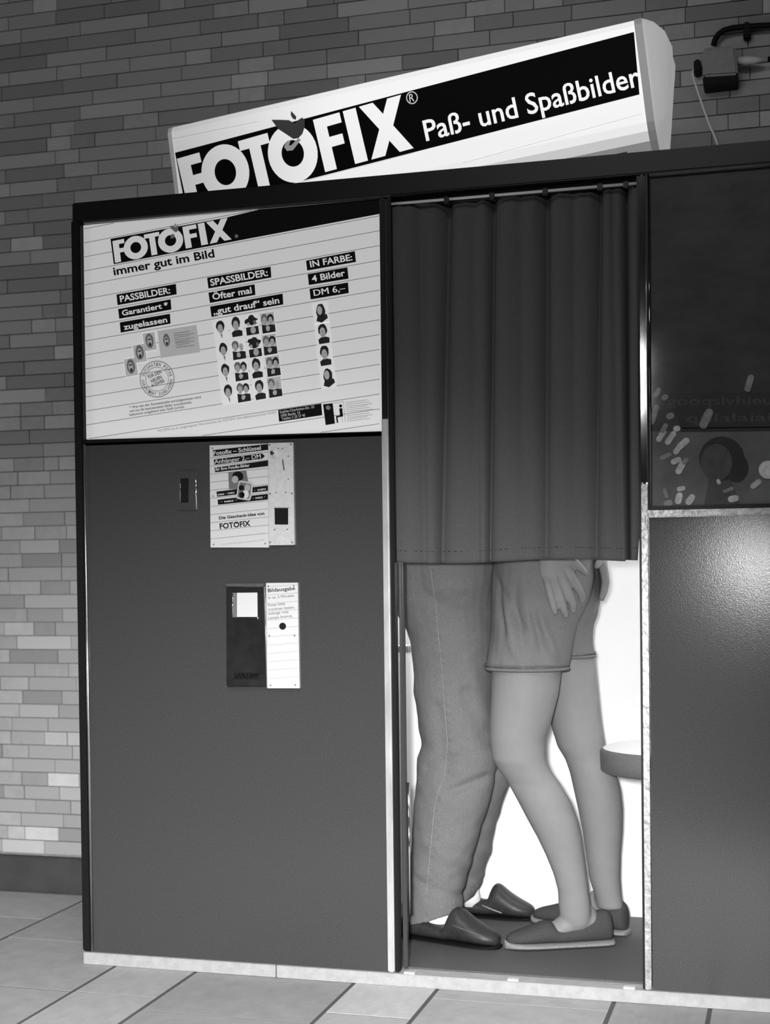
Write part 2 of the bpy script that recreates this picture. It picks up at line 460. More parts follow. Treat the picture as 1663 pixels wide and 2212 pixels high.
# ================================================================== PHOTO BOOTH
H = 2.0; D = .72; XR = 2.25
booth = thing('photo_booth', (1.1, .36, 0), 'dark painted photo booth with a curtained doorway and a striped price board', 'photo booth')
XL, XC, XD = 0.0, .8646, 1.4768     # left edge, left door post, right door post
# base strip of pale stone in two lengths
for a, b in ((0.0, P(597, 2070).x-.0015), (P(597, 2070).x+.0015, XR)):
    MB().box(a, b, -.004, .05, 0, .031).build('base_strip', M_STRIP, booth, bevel=.0015)
MB().box(.004, XR, .05, D, 0.002, .030).build('plinth', M_FRAME, booth)
# outer shell
MB().box(.02, .60, .012, .03, .033, 1.372).build('front_panel', M_PANEL, booth) if False else None
MB().box(.026, XC-.030, .004, .024, .033, 1.372).build('front_panel', M_PANEL, booth)
MB().box(.004, .024, .028, D-.004, .033, H-.06).build('side_panel', M_PANEL, booth)
MB().box(XR-.02, XR, .028, D-.004, .033, H-.06).build('side_panel', M_PANEL, booth)
MB().box(.026, XR-.022, .700, D-.002, .033, H-.16).build('back_panel', M_WALLIN, booth)
MB().box(.61, .622, .03, .698, .035, H-.16).build('cabin_partition', M_WALLIN, booth)
MB().box(1.96, 1.972, .03, .698, .035, H-.16).build('cabin_partition', M_WALLIN, booth)
MB().box(.026, XR-.022, .10, .70, H-.158, H-.146).build('roof', M_WALLIN, booth)
MB().box(.622, 1.96, .052, .698, .0302, .0345).build('cabin_floor', M_CABFLOOR, booth)
# top fascia
MB().box(0, XR, 0.0, .03, P(500, 452).z, H).build('fascia', M_FRAME, booth, bevel=.003)
fz = P(500, 452).z
MB().box(.004, XR, .031, .09, 1.93, H-.004).build('fascia_return', M_FRAME, booth)
MB().box(.03, XC, .002, .024, 1.945, 1.953).build('fascia_lip', M_PANEL, booth)
# left corner post: dark with a thin bright inner arris
MB().box(-.004, .022, -.002, .026, .033, H-.045).build('corner_post', M_FRAME, booth, bevel=.004)
mb = MB().tube([(.0235, .002, .034), (.0235, .002, 1.368)], .0042, 14)
mb.build('corner_arris', M_ALU, booth, smooth=True)
# posts of the doorway
lp = MB().box(XC-.0275, XC-.0145, -.003, .026, 1.36, fz-.002)
lp.build('door_post', M_FRAME, booth, bevel=.002)
MB().box(XC-.0295, XC-.0125, -.004, .027, .033, 1.405).build('door_post_metal', M_POST, booth, bevel=.003)
MB().box(XC-.012, XC-.001, .002, .027, .033, fz-.002).build('door_post', M_FRAME, booth, bevel=.002)
MB().box(XD-.017, XD-.011, .004, .03, .033, fz-.002).build('door_post', M_FRAME, booth, bevel=.001)
rp = MB().box(XD-.011, XD+.0035, -.003, .03, .033, 1.225).build('door_post_metal', M_FOIL, booth, bevel=.002)
MB().box(XD-.011, XD+.0035, -.003, .03, 1.2255, fz-.002).build('door_post_metal', M_DKALU, booth, bevel=.0035)  # upper post: dark reflections put into the base colour
# inner jamb on the left; the chrome tube stands in for a white reflection
MB().box(XC+.0005, XC+.012, .032, .05, .036, 1.46).build('door_jamb', M_PANEL, booth, bevel=.002)
MB().tube([(XC+.016, .045, .17), (XC+.016, .045, .50)], .0035, 10).build('jamb_reflection', M_CHROME, booth, smooth=True)
p = P(878, 1402, .45)
MB().box(.622, P(893, 1402, .50).x, .45, .53, p.z-.010, p.z+.008).build('wall_shelf', M_PLATE, booth, bevel=.003)
# floor clips behind the strip in the doorway
for x, y in ((887, 2094), (1110, 2109), (1360, 2128)):
    q = P(x, y, .012); MB().box(q.x-.014, q.x+.014, -.002, .016, .0312, .036).build('threshold_clip', M_PLATE, booth, bevel=.001)
# lower right panel and upper glazed frame
MB().box(XD+.006, XR-.002, .004, .024, .033, 1.148).build('front_panel', M_PANEL, booth)
zb0, zb1 = P(1405, 1118).z, P(1405, 1097).z
MB().box(XD+.0045, XR, -.006, .024, zb0, zb1-.006).build('window_sill_rail', M_FOIL, booth, bevel=.003)
MB().box(XD+.0100, XR, -.002, .024, zb1-.0055, zb1+.004).build('window_frame_rail', M_FRAME, booth, bevel=.001)
MB().box(XD+.0045, XD+.0095, -.004, .024, zb1-.005, fz-.002).build('window_frame_rail', M_FRAME, booth, bevel=.001)
MB().tube([(XD+.0115, -.003, zb1+.004), (XD+.0115, -.003, fz-.01)], .0022, 10).build('window_arris', M_DKALU, booth, smooth=True)
zt = P(1500, 374).z
MB().box(XD+.012, XR, -.003, .024, zt, zt+.007).build('window_frame_rail', M_DKALU, booth, bevel=.002)

# dark poster behind glass on the right, reflections in the glass painted on it
M_DP = mat('dark_poster', .058, .55, nscale=7, namp=.5, spec=.3, stretch=(1.2, 1, 2.5))
M_DP2 = mat('dark_poster_lower', .19, .55, nscale=10, namp=.35, spec=.3)
M_DPB = mat('dark_poster_band', .030, .6, nscale=14, namp=.4)
M_DPT = mat('dark_poster_text', .085, .6, nscale=60, namp=.4)
M_DPL = mat('painted_glint_bright', .75, .6, nscale=60, namp=.4)
M_DPM = mat('painted_glint_dull', .34, .6, nscale=60, namp=.4)
M_DPF = mat('dark_poster_face', .10, .6, nscale=40, namp=.3)
dp = MB().box(XD+.012, XR-.004, .008, .02, zb1+.003, zt+.002).build('display_poster', M_DP, booth)
def g7(x, y): return (1380+x/5.028, 780+y/5.028)
YP = .0075
MB().poly([(1404, 932), (2080, 922), (2080, 1088), (1406, 1098)], YP).build('poster_lower_half', M_DP2, dp)
m_ = MB(); m_.poly([g7(290, 350), g7(3500, 325), g7(3500, 705), g7(460, 735)], YP-.0004)
m_.poly([g7(455, 722), g7(3500, 692), g7(3500, 740), g7(455, 772)], YP-.0004); m_.build('poster_band', M_DPB, dp)
m_ = MB()
put_text(m_, 'gooqslvhieui', g7(300, 480), g7(1500, 470), up(g7(300, 480), g7(1500, 470), 20), YP-.0008, .01)
put_text(m_, 'qulalaiai', g7(510, 665), g7(1440, 655), up(g7(510, 665), g7(1440, 655), 20), YP-.0008, .01)
m_.build('dim_lettering', M_DPT, dp)
def ell(mb, c, rx, ry, Y, mi=0, n=20, rot=0, a0=0, a1=360):
    pts = []
    for i in range(n):
        a = math.radians(a0+(a1-a0)*i/(n if a1-a0 == 360 else n-1)); x, y = rx*math.cos(a), ry*math.sin(a)
        pts.append((c[0]+x*math.cos(rot)-y*math.sin(rot), c[1]+x*math.sin(rot)+y*math.cos(rot)))
    mb.poly(pts, Y, mi)
m_ = MB(); ell(m_, g7(900, 1060), 49, 48, YP-.0006, 0, 28, .2)
ell(m_, g7(1060, 1160), 26, 32, YP-.0007, 0)
ell(m_, g7(840, 1100), 34, 40, YP-.001, 1, 24)
m_.poly([g7(760, 1270), g7(1000, 1270), g7(1110, 1590), g7(700, 1590)], YP-.0003, 1)
m_.build('dim_portrait', [M_DPB, M_DPF], dp)
m_ = MB()
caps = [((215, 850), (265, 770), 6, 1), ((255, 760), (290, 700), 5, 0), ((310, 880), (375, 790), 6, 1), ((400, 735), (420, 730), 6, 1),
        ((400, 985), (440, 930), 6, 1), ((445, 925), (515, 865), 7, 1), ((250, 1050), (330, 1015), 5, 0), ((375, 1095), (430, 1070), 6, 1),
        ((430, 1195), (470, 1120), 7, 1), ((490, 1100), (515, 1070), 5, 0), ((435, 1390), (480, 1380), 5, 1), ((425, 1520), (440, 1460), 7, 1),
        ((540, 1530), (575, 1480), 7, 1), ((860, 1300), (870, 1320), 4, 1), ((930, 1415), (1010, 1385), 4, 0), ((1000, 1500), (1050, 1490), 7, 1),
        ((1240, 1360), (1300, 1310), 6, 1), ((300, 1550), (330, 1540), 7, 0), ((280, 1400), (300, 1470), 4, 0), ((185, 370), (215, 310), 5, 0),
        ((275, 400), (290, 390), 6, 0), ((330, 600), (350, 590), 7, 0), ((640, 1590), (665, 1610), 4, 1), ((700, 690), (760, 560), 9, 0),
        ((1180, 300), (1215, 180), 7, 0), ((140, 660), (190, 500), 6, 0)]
for a, b, r, br in caps:  # glass reflections painted as pale capsules
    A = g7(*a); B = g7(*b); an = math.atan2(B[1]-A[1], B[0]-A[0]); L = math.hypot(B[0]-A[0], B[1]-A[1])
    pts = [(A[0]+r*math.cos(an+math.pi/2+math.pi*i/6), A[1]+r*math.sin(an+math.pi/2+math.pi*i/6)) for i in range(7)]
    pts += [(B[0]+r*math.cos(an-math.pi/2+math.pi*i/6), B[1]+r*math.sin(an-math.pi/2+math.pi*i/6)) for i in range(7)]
    MB().poly(pts, YP-.0014-.00008*caps.index((a, b, r, br))).build('painted_glint', M_DPL if br else M_DPM, dp)
m_ = MB(); ell(m_, g7(1400, 1180), 20, 20, YP-.0036, 0); m_.build('painted_glint', M_DPL, dp)
MB().box(XD+.0125, XR-.004, .001, .004, zb1+.003, zt+.001).build('window_pane', M_GLASS, booth)

# ---------------------------------------------------------------- price board
pbq = [(180, 486.5), (820.5, 429), (825, 931.5), (186.5, 949)]
board = MB().plate(pbq, .012, .022).build('price_board', M_PRINT, booth)
fr = MB()
Yf = .004
fr.plate([(174, 950), (834, 931), (834.5, 943), (174.5, 965)], Yf, .024)
fr.build('price_board_frame', M_FRAME, booth, bevel=.002)
MB().plate([(819, 440), (829, 440), (834, 944), (825, 931)], Yf, .024).build('price_board_frame', M_FRAME, booth, bevel=.001)
MB().plate([(829.5, 430), (834.5, 430), (840, 944), (835, 944)], .000, .024).build('price_board_arris', M_PANEL, booth, bevel=.001)
Yl, Yb, Yt, Yg = .0116, .0112, .0106, .0108
ln = MB()
def clipline(xl, yl, xr, yr, th=.5):
    # clip to the board's outline
    pts = []
    def top(x): return 486.5+(x-180)*(429-486.5)/640.5
    def bot(x): return 949+(x-186.5)*(931.5-949)/638.5
    N = 60; seg = []
    for i in range(N+1):
        x = xl+(xr-xl)*i/N; y = yl+(yr-yl)*i/N
        if top(x)+1 < y < bot(x)-1: seg.append((x, y))
    if len(seg) > 1:
        (a, b), (c, d) = seg[0], seg[-1]
        MB().poly([(a, b-th), (c, d-th), (c, d+th), (a, b+th)], Yl).build('ruled_line', M_LINE, board)
for k in range(0, 18):
    yl = 430+(268+126*k)/4.1575; yr = 430+(140+124*(k-3))/3.867
    clipline(182, yl, 820, yr)
for a, b in (((420, 945), (1290, 800)), ((120, 500), (640, 410))): pass
MB().poly([c3(368, 358), c3(1400, 168), (560, 452.5), (820, 429.5), (820, 462), c3(1663, 345), c3(398, 585)], Yb).build('black_bar', M_INK, board)
for q in ([c3(422, 858), c3(955, 762), c3(963, 855), c3(432, 953)], [c3(437, 988), c3(908, 900), c3(915, 992), c3(447, 1075)],
          [c3(452, 1108), c3(902, 1030), c3(908, 1118), c3(460, 1200)], [c4(67, 657), c4(597, 565), c4(603, 655), c4(78, 747)],
          [c4(78, 782), c4(463, 712), c4(470, 800), c4(90, 868)], [c4(92, 898), c4(697, 790), c4(703, 880), c4(104, 985)],
          [c4(893, 515), c4(1300, 435), c4(1310, 525), c4(903, 597)], [c4(907, 627), c4(1238, 570), c4(1248, 665), c4(917, 718)],
          [c4(922, 750), c4(1243, 697), c4(1250, 785), c4(932, 838)], [c4(660, 1762), c4(1020, 1708), c4(1028, 1805), c4(668, 1860)],
          [c4(1035, 1715), c4(1115, 1705), c4(1135, 1875), c4(1057, 1888)]):
    MB().poly(q, Yb).build('black_bar', M_INK, board)
wt = MB()
logo(wt, c3(385, 378), c3(1420, 168), c3(1457, 362), c3(410, 573), Yt); wt.build('logo_lettering', M_PRINT, board)
for s, BL, B2, h in (('PASSBILDER:', c3(458, 925), c3(907, 845), 14), ('Garantiert *', c3(475, 1048), c3(890, 972), 12),
                     ('zugelassen', c3(490, 1175), c3(880, 1105), 12.5), ('SPASSBILDER:', c4(98, 725), c4(577, 640), 15),
                     ('Öfter mal', c4(115, 842), c4(442, 785), 14), ('„gut drauf“ sein', c4(122, 965), c4(672, 868), 14),
                     ('IN FARBE:', c4(930, 570), c4(1282, 510), 14), ('4 Bilder', c4(945, 692), c4(1222, 640), 14),
                     ('DM 6,–', c4(960, 810), c4(1225, 765), 14)):
    w1 = MB(); put_text(w1, s, BL, B2, up(BL, B2, h), Yt, .022); w1.build('white_lettering', M_PRINT, board)
wt = MB()
for s, BL, B2, h in (('Sophie-Charlotten-Str. 33', c4(675, 1790), c4(962, 1745), 6), ('1000 Berlin 19', c4(685, 1820), c4(845, 1795), 6),
                     ('Telefon 3 25 57 45', c4(690, 1848), c4(887, 1815), 6)):
    w1 = MB(); put_text(w1, s, BL, B2, up(BL, B2, h), Yt, .005); w1.build('address_lettering', M_PALE, board)
for x, h in ((1062, 22), (1072, 36), (1082, 36), (1092, 20)):
    wt.poly([c4(x-2, 1742-h/2), c4(x+2, 1742-h/2), c4(x+4, 1742+h/2), c4(x, 1742+h/2)], Yt)
wt.build('booth_pictogram', M_PALE, board)
wt = MB()
put_text(wt, 'immer gut im Bild', c3(400, 685), c3(1305, 520), up(c3(400, 685), c3(1305, 520), 18), Yt, .022)
wt.build('slogan_lettering', M_INK, board)
wt = MB()
for s, BL, B2, h in (('* Wer bei der Ausweisstelle zurückgewiesen wird', c3(540, 1882), c3(1180, 1787), 5.2),
                     ('und uns die beanstandeten Bilder zurückschickt,', c3(540, 1915), c3(1100, 1833), 5.2),
                     ('bekommt umgehend sein Geld zurück.', c3(540, 1948), c3(1035, 1873), 5.2)):
    w1 = MB(); put_text(w1, s, BL, B2, up(BL, B2, h), Yt, .012); w1.build('footnote_lettering', M_LINE, board)
wt = MB()
put_text(wt, 'FOTOFIX ist ein eingetragenes Warenzeichen der FOTOFIX Schnellphotoautomaten GmbH', c3(795, 2092), c4(645, 1788),
         up(c3(795, 2092), c4(645, 1788), 5), Yt, 0)
for i in range(11):
    y = 1695+i*15.5; wt.poly([c4(1222+i*1.5, y+4), c4(1405+(i % 3)*22, y-20), c4(1405+(i % 3)*22, y-17), c4(1222+i*1.5, y+7)], Yt)
for i in range(8):
    y = 1215+i*19 - (8 if i > 4 else 0); wt.poly([c3(935+i*3, y-10), c3(1080+(i % 2)*40, y-30), c3(1080+(i % 2)*40, y-26), c3(935+i*3, y-5)], Yt-.0006)
tag(wt.build('faded_lettering', M_FADE, board), kind='stuff')
bm_ = MB(); bird(bm_, c3(945, 268), .105, .13, Yt-.0004); ell(bm_, c3(1500, 333), 4, 4, Yt); ell(bm_, c3(925, 335), 4, 5.5, Yt-.0004, rot=.5)
tag(bm_.build('bird_emblem', M_GREYB, board), kind='stuff')
# seated figure pictogram
pg = MB(); ell(pg, c4(1182, 1728), 3.2, 3.4, Yt)
pg.poly([c4(1170, 1750), c4(1195, 1746), c4(1202, 1812), c4(1178, 1816)], Yt)
pg.poly([c4(1143, 1812), c4(1200, 1803), c4(1202, 1815), c4(1145, 1826)], Yt)
pg.poly([c4(1143, 1814), c4(1154, 1812), c4(1162, 1868), c4(1150, 1870)], Yt)
pg.poly([c4(1190, 1815), c4(1192, 1815), c4(1198, 1862), c4(1196, 1862)], Yt)
pg.poly([c4(1120, 1703), c4(1205, 1692), c4(1205, 1694), c4(1120, 1705)], Yt); pg.poly([c4(1205, 1692), c4(1207, 1692), c4(1222, 1862), c4(1220, 1862)], Yt)
pg.build('pictogram', M_INK, board)
# stamp
st = MB(); sc = c3(787, 1617)
def ring(mb, c, r0, r1, Y, n=40, ry=1.06):
    vs = []
    for rr in (r0, r1):
        for i in range(n):
            a = 2*math.pi*i/n; vs.append(P(c[0]+rr*math.cos(a), c[1]+rr*ry*math.sin(a), Y))
    mb.add(vs, [(i, (i+1) % n, n+(i+1) % n, n+i) for i in range(n)])
ring(st, sc, 36, 37.2, Yt); ring(st, sc, 24.2, 25, Yt)
def arctext(mb, s, c, r, a0, a1, h, Y):
    n = len(s)
    for i, ch in enumerate(s):
        if ch == ' ': continue
        a = math.radians(a0+(a1-a0)*(i+.5)/n); w = r*abs(math.radians(a1-a0))/n*.8
        out = (math.cos(a), math.sin(a)*1.06); tg = (-out[1], out[0])
        sgn = 1 if a1 > a0 else -1
        B = (c[0]+(r if sgn > 0 else r+h)*out[0]-tg[0]*w/2*sgn, c[1]+(r if sgn > 0 else r+h)*out[1]-tg[1]*w/2*sgn)
        put_text(mb, ch, B, (B[0]+tg[0]*w*sgn, B[1]+tg[1]*w*sgn), (B[0]+out[0]*h*sgn, B[1]+out[1]*h*sgn), Y, .02)
arctext(st, 'AUTOMATEN FOTOS', sc, 27.5, 190, 350, 6, Yt)
arctext(st, 'GARANTIERT ZUGELASSEN', sc, 27.5, 178, 0, 6, Yt)
for i, s in enumerate(('FÜR DEN', 'NEUEN', 'AUSWEIS')):
    BL = c3(712+i*14+(12 if i == 1 else 0), 1612+i*40); B2 = c3(828+i*14-(10 if i == 1 else 0), 1562+i*40+(6 if i == 1 else 0)); put_text(st, s, BL, B2, up(BL, B2, 7.5), Yt, .02)
st.build('round_stamp', M_GREY, board)
# portrait prints
def portrait(parent, fc, cx, cy, w, h, ux, uy, style, card=True, Y=Yb, seed=0):
    """ (ux, uy): slope vectors; w, h half sizes in crop pixels """
    rg = random.Random(seed)
    def q(a, b): return fc(cx+a*w*ux[0]+b*h*uy[0], cy+a*w*ux[1]+b*h*uy[1])
    mb = MB()
    if card: mb.poly([q(-1.05, -1.05), q(1.05, -1.05), q(1.05, 1.05), q(-1.05, 1.05)], Y, 0)
    Y -= .0004
    def el(a, b, ra, rb, mi, dY=0, jag=0):
        n = 16; mb.poly([q(max(-1, min(1, a+ra*math.cos(2*math.pi*i/n)*(1+jag*rg.uniform(-1, 1)))), max(-1, min(1, b+rb*math.sin(2*math.pi*i/n)*(1+jag*rg.uniform(-1, 1))))) for i in range(n)], Y-dY, mi)
    def head(a, b, s, hair=3, long=0):
        el(a, b-.1*s, .52*s, .5*s+long*.3, hair, .0001*(rg.randint(0, 3)), .08)
        el(a-.04, b+.12*s, .33*s, .42*s, 2, .0005)
        mb.poly([q(a-.17*s, b+.02*s), q(a-.05*s, b+.02*s), q(a-.05*s, b+.07*s), q(a-.17*s, b+.07*s)], Y-.0007, 1)
        mb.poly([q(a+.05*s, b+.02*s), q(a+.17*s, b+.02*s), q(a+.17*s, b+.07*s), q(a+.05*s, b+.07*s)], Y-.0007, 1)
        mb.poly([q(a-.1*s, b+.32*s), q(a+.1*s, b+.32*s), q(a+.08*s, b+.37*s), q(a-.08*s, b+.37*s)], Y-.0007, 1)
    if style == 'open':       # white shirt on white ground
        head(0, -.2, 1.15, 3); mb.poly([q(-.12, .45), q(.15, .45), q(.05, .95)], Y-.0003, 1)
    elif style == 'dark':     # one head and dark clothes
        mb.poly([q(-.7, 1), q(-.75, .55), q(-.3, .35), q(.3, .35), q(.8, .5), q(.75, 1)], Y-.0001, 3); head(0, -.25, 1.2, 3)
    elif style == 'long':
        el(.05, -.1, .62, .8, 3, .0001, .08); mb.poly([q(-.7, .75), q(-.5, .3), q(.8, .2), q(.9, .6), q(0, .98)], Y-.0002, 3); el(-.1, -.25, .36, .45, 2, .0006)
    elif style == 'duo':
        mb.poly([q(-1, -1), q(1, -1), q(1, 1), q(-1, 1)], Y-.00005, 0 if seed % 2 else 4)
        mb.poly([q(-.95, 1), q(-.9, .1), q(-.2, .25), q(.3, .2), q(.95, .3), q(.95, 1)], Y-.0001, 3)
        head(-.42, -.35, .95, 1); head(.45, -.3, .9, 3); el(-.1, .55, .3, .25, 2, .0008, .2)
    elif style == 'group':
        el(0, -.45, .9, .5, 3, .0001, .35); mb.poly([q(-.9, 1), q(-.9, .2), q(.9, .2), q(.9, 1)], Y-.0002, 3)
        el(.1, .55, .4, .35, 2, .0006); el(-.5, -.1, .2, .2, 2, .0006, .2); el(.45, -.2, .2, .25, 1, .0006, .2)
    elif style == 'faded':
        mb.poly([q(-.95, -.95), q(.95, -.95), q(.95, .95), q(-.95, .95)], Y-.00005, 4)
        el(0, -.1, .65, .8, 1, .0001, .06); el(-.02, -.05, .38, .5, 2, .0005, .1); el(0, .3, .18, .2, 3, .0007); el(0, -.25, .3, .07, 3, .0007)
    mb.build('portrait_print', [M_CARD, M_GREYB, M_FACE_B, M_INKB, M_PALE], parent)
ux, uy = (1, -.165), (.125, 1)
grid = [[(180, 1090), (310, 1065), (440, 1050), (575, 1033)], [(205, 1275), (330, 1255), (465, 1235), (590, 1215)],
        [(222, 1450), (350, 1433), (480, 1410), (618, 1395)], [(245, 1625), (370, 1610), (505, 1590), (632, 1570)]]
sty = [['open', 'dark', 'group', 'duo'], ['open', 'duo', 'group', 'duo'], ['open', 'duo', 'dark', 'duo'], ['open', 'duo', 'dark', 'duo']]
for i in range(4):
    for j in range(4):
        portrait(board, c4, *grid[i][j], 57, 83, ux, uy, sty[i][j], seed=i*4+j+(1 if j == 3 else 0))
for i, (c, s) in enumerate((((1015, 950), 'long'), ((1035, 1122), 'dark'), ((1050, 1305), 'dark'), ((1075, 1490), 'long'))):
    portrait(board, c4, *c, 60, 84, ux, uy, s, seed=40+i)
for i, c in enumerate(((720, 1280), (632, 1385), (552, 1510))):
    portrait(board, c3, *c, 56, 82, ux, uy, 'faded', seed=60+i)
idc = MB(); idc.poly([c3(790, 1185), c3(1140, 1130), c3(1175, 1375), c3(820, 1428)], Yb); idc.build('identity_card_print', M_PALE, board)
portrait(board, c3, 872, 1275, 46, 72, ux, uy, 'faded', card=False, Y=Yb-.0004, seed=70)

# ---------------------------------------------------------------- plates on the left section
Y0 = -.002
def screw(parent, px, py, Y, r=.0021, m=None):
    q = P(px, py, Y); mb = MB().cyl((q.x, Y-.0012, q.z), r*.75, .0012, 'y', 10, r2=r)
    return fixn(mb.build('screw', m or M_GREY, parent))
note = MB().plate([c5(398, 125), c5(888, 108), c5(893, 980), c5(407, 980)], Y0, .004).build('key_ring_notice', M_NOTICE, booth)
ln = MB()
for k in range(12):
    y = 162+68*k
    x0, x1 = 402, 888
    if y < 190: continue
    MB().poly([c5(x0, y-2), c5(x1, y-52), c5(x1, y-49), c5(x0, y+1)], Y0-.0003).build('ruled_line', M_LINE, note)
b_ = MB()
for q in ([(425, 165), (888, 112), (888, 162), (430, 215)], [(432, 243), (835, 192), (862, 213), (838, 236), (440, 287)],
          [(438, 312), (888, 250), (888, 298), (445, 350)], [(455, 512), (887, 460), (887, 505), (462, 555)], [(465, 580), (887, 530), (887, 578), (470, 622)]):
    MB().poly([c5(*p) for p in q], Y0-.0006).build('black_bar', M_INK, note)
wt = MB()
for s, BL, B2, h in (('Fotofix – Schlüssel', (432, 208), (830, 160), 9), ('Anhänger 2,– DM', (440, 280), (830, 232), 9.5), ('für Ihre Fotofix-Bilder', (448, 338), (735, 302), 6.5),
                     ('neu · neu', (468, 545), (605, 526), 5), ('· neu', (775, 510), (870, 495), 5), ('· neu ·', (495, 607), (625, 590), 5), ('· neu ·', (762, 577), (865, 562), 5)):
    BL = c5(*BL); B2 = c5(*B2); w1 = MB(); put_text(w1, s, BL, B2, up(BL, B2, h), Y0-.0009, .022); w1.build('white_lettering', M_NOTICE, note)
wt = MB()
for s, BL, B2, h in (('Die Geschenk-Idee von', (478, 745), (858, 705), 6.5), ('FOTOFIX', (485, 825), (742, 798), 12)):
    BL = c5(*BL); B2 = c5(*B2); put_text(wt, s, BL, B2, up(BL, B2, h), Y0-.0006, .028)
wt.poly([c5(608, 760), c5(622, 772), c5(636, 757), c5(624, 786)], Y0-.0006)
wt.build('black_lettering', M_INK, note)
wt = MB(); put_text(wt, 'FOTOFIX Schnellphotoautomaten GmbH', c5(500, 962), c5(860, 920), up(c5(500, 962), c5(860, 920), 3), Y0-.0006, 0)
wt.build('faded_lettering', M_FADE, note)
kp = MB(); kp.poly([c5(555, 350), c5(705, 335), c5(722, 430), c5(700, 490), c5(560, 492)], Y0-.0008, 0)
ell(kp, c5(635, 385), 12, 11, Y0-.0011, 1, 18); ell(kp, c5(612, 410), 7, 8, Y0-.0012, 2)
kp.build('portrait_print', [M_GREY, M_INK, M_FACE], note)
kp = MB()
pts = [(642, 425), (655, 418), (745, 432), (761, 445), (757, 520), (742, 578), (728, 588), (630, 572), (620, 560)]
kp.poly([c5(*p) for p in pts], Y0-.0016, 0)
kp.poly([c5(642+(x-642)*.8+8, 440+(y-425)*.82) for x, y in pts], Y0-.0019, 1)
ell(kp, c5(665, 480), 6, 6, Y0-.0022, 2); ell(kp, c5(715, 480), 6, 8, Y0-.0022, 3); ell(kp, c5(700, 535), 7, 9, Y0-.0023, 4); ell(kp, c5(668, 540), 6, 7, Y0-.0023, 2)
kp.build('key_fob_print', [M_PALEN, M_GREY, M_INK, M_FACE, M_NOTICE], note)
for x, y in ((422, 148), (428, 550), (432, 955), (865, 948)): screw(note, *c5(x, y), Y0)
coin = MB().plate([c5(890, 105), c5(1098, 100), c5(1110, 958), c5(895, 962)], Y0-.001, .004).build('coin_plate', M_PLATE, booth)
for x, y in ((900, 120), (1080, 115), (905, 530), (1087, 527), (905, 938), (1090, 938)): screw(coin, *c5(x, y), Y0-.001, .0024)
for x, y in ((975, 150), (1008, 152), (1058, 215), (1058, 405), (955, 520), (1037, 518), (943, 830), (1050, 828)): screw(coin, *c5(x, y), Y0-.001, .0021, M_CHROME)
q = P(*c5(935, 190), Y0)
fixn(MB().cyl((q.x, -.014, q.z), .0055, .012, 'y', 18, r2=.0075).build('knob', M_CHROME, coin, smooth=False, bevel=.001))
MB().plate([c5(1006, 242), c5(1013, 242), c5(1026, 332), c5(1018, 332)], Y0-.0016, -.001).build('coin_slot', M_BLACK, coin)
MB().plate([c5(942, 650), c5(1056, 650), c5(1056, 788), c5(945, 788)], Y0-.0016, -.001).build('return_cup', M_BLACK, coin)
MB().plate([c5(938, 646), c5(1060, 646), c5(1060, 651), c5(938, 651)], Y0-.003, -.001).build('cup_edge', M_GREY, coin)
# small bezel with a dark slot
bz = MB().plate([c5(118, 340), c5(284, 340), c5(292, 665), c5(124, 668)], -.001, .004).build('slot_bezel', M_PANEL, booth, bevel=.0008)
MB().plate([c5(156, 400), c5(222, 400), c5(219, 605), c5(152, 605)], -.0016, 0).build('slot_opening', M_BLACK, bz)
a = P(*c5(282, 342), -.001); b = P(*c5(290, 662), -.001)
MB().tube([(a.x, -.001, a.z), (b.x, -.001, b.z)], .0018, 8).build('bezel_highlight', M_CHROME, bz, smooth=True)  # highlight along the right edge shaped as a chrome tube
a = P(*c5(154, 402), -.001); b = P(*c5(153, 603), -.001)
MB().tube([(a.x, -.0012, a.z), (b.x, -.0012, b.z)], .0007, 8).build('opening_edge', M_CHROME, bz, smooth=True)
for x, y in ((138, 645), (262, 640), (132, 365), (255, 360)): screw(bz, *c5(x, y), -.001, .0016, M_ALU)
# picture chute
M_CHUTE = mat('chute_dark_gloss', .018, .18, nscale=14, namp=.5, spec=.6)
chb = MB().plate([c5(534, 1300), c5(862, 1300), c5(876, 2150), c5(537, 2150)], -.007, .004).build('picture_chute', M_CHUTE, booth, bevel=.003)
lit_bevel = MB(); A = [P(*c5(x, y), -.007) for x, y in ((530, 1284), (864, 1284), (840, 1312), (544, 1306))]
B_ = [Vector((v.x, .004, v.z)) for v in A]
lit_bevel.add(A+B_, [(0, 1, 2, 3), (4, 7, 6, 5), (0, 4, 5, 1), (1, 5, 6, 2), (2, 6, 7, 3), (3, 7, 4, 0)])
fixn(lit_bevel.build('chute_lit_bevel', M_ALU, chb))  # lit top bevel, its brightness put into pale metal
MB().plate([c5(590, 1360), c5(630, 1360), c5(630, 1565), c5(592, 1565)], -.0082, -.006).build('window_side', M_GREY, chb)
MB().plate([c5(628, 1360), c5(798, 1358), c5(800, 1562), c5(628, 1562)], -.0084, -.006).build('finished_picture', M_NOTICE, chb)
MB().plate([c5(588, 1565), c5(802, 1563), c5(802, 1580), c5(592, 1582)], -.011, -.006).build('window_lip', M_CHROME, chb, bevel=.0008)
a = P(*c5(592, 1362), -.008); b = P(*c5(592, 1570), -.008)
MB().tube([(a.x, -.0085, a.z), (b.x, -.0085, b.z)], .0009, 8).build('window_edge', M_CHROME, chb, smooth=True)
MB().plate([c5(602, 2030), c5(812, 2030), c5(812, 2085), c5(602, 2085)], -.0078, -.006).build('lower_slot', M_BLACK, chb)
sh = MB()
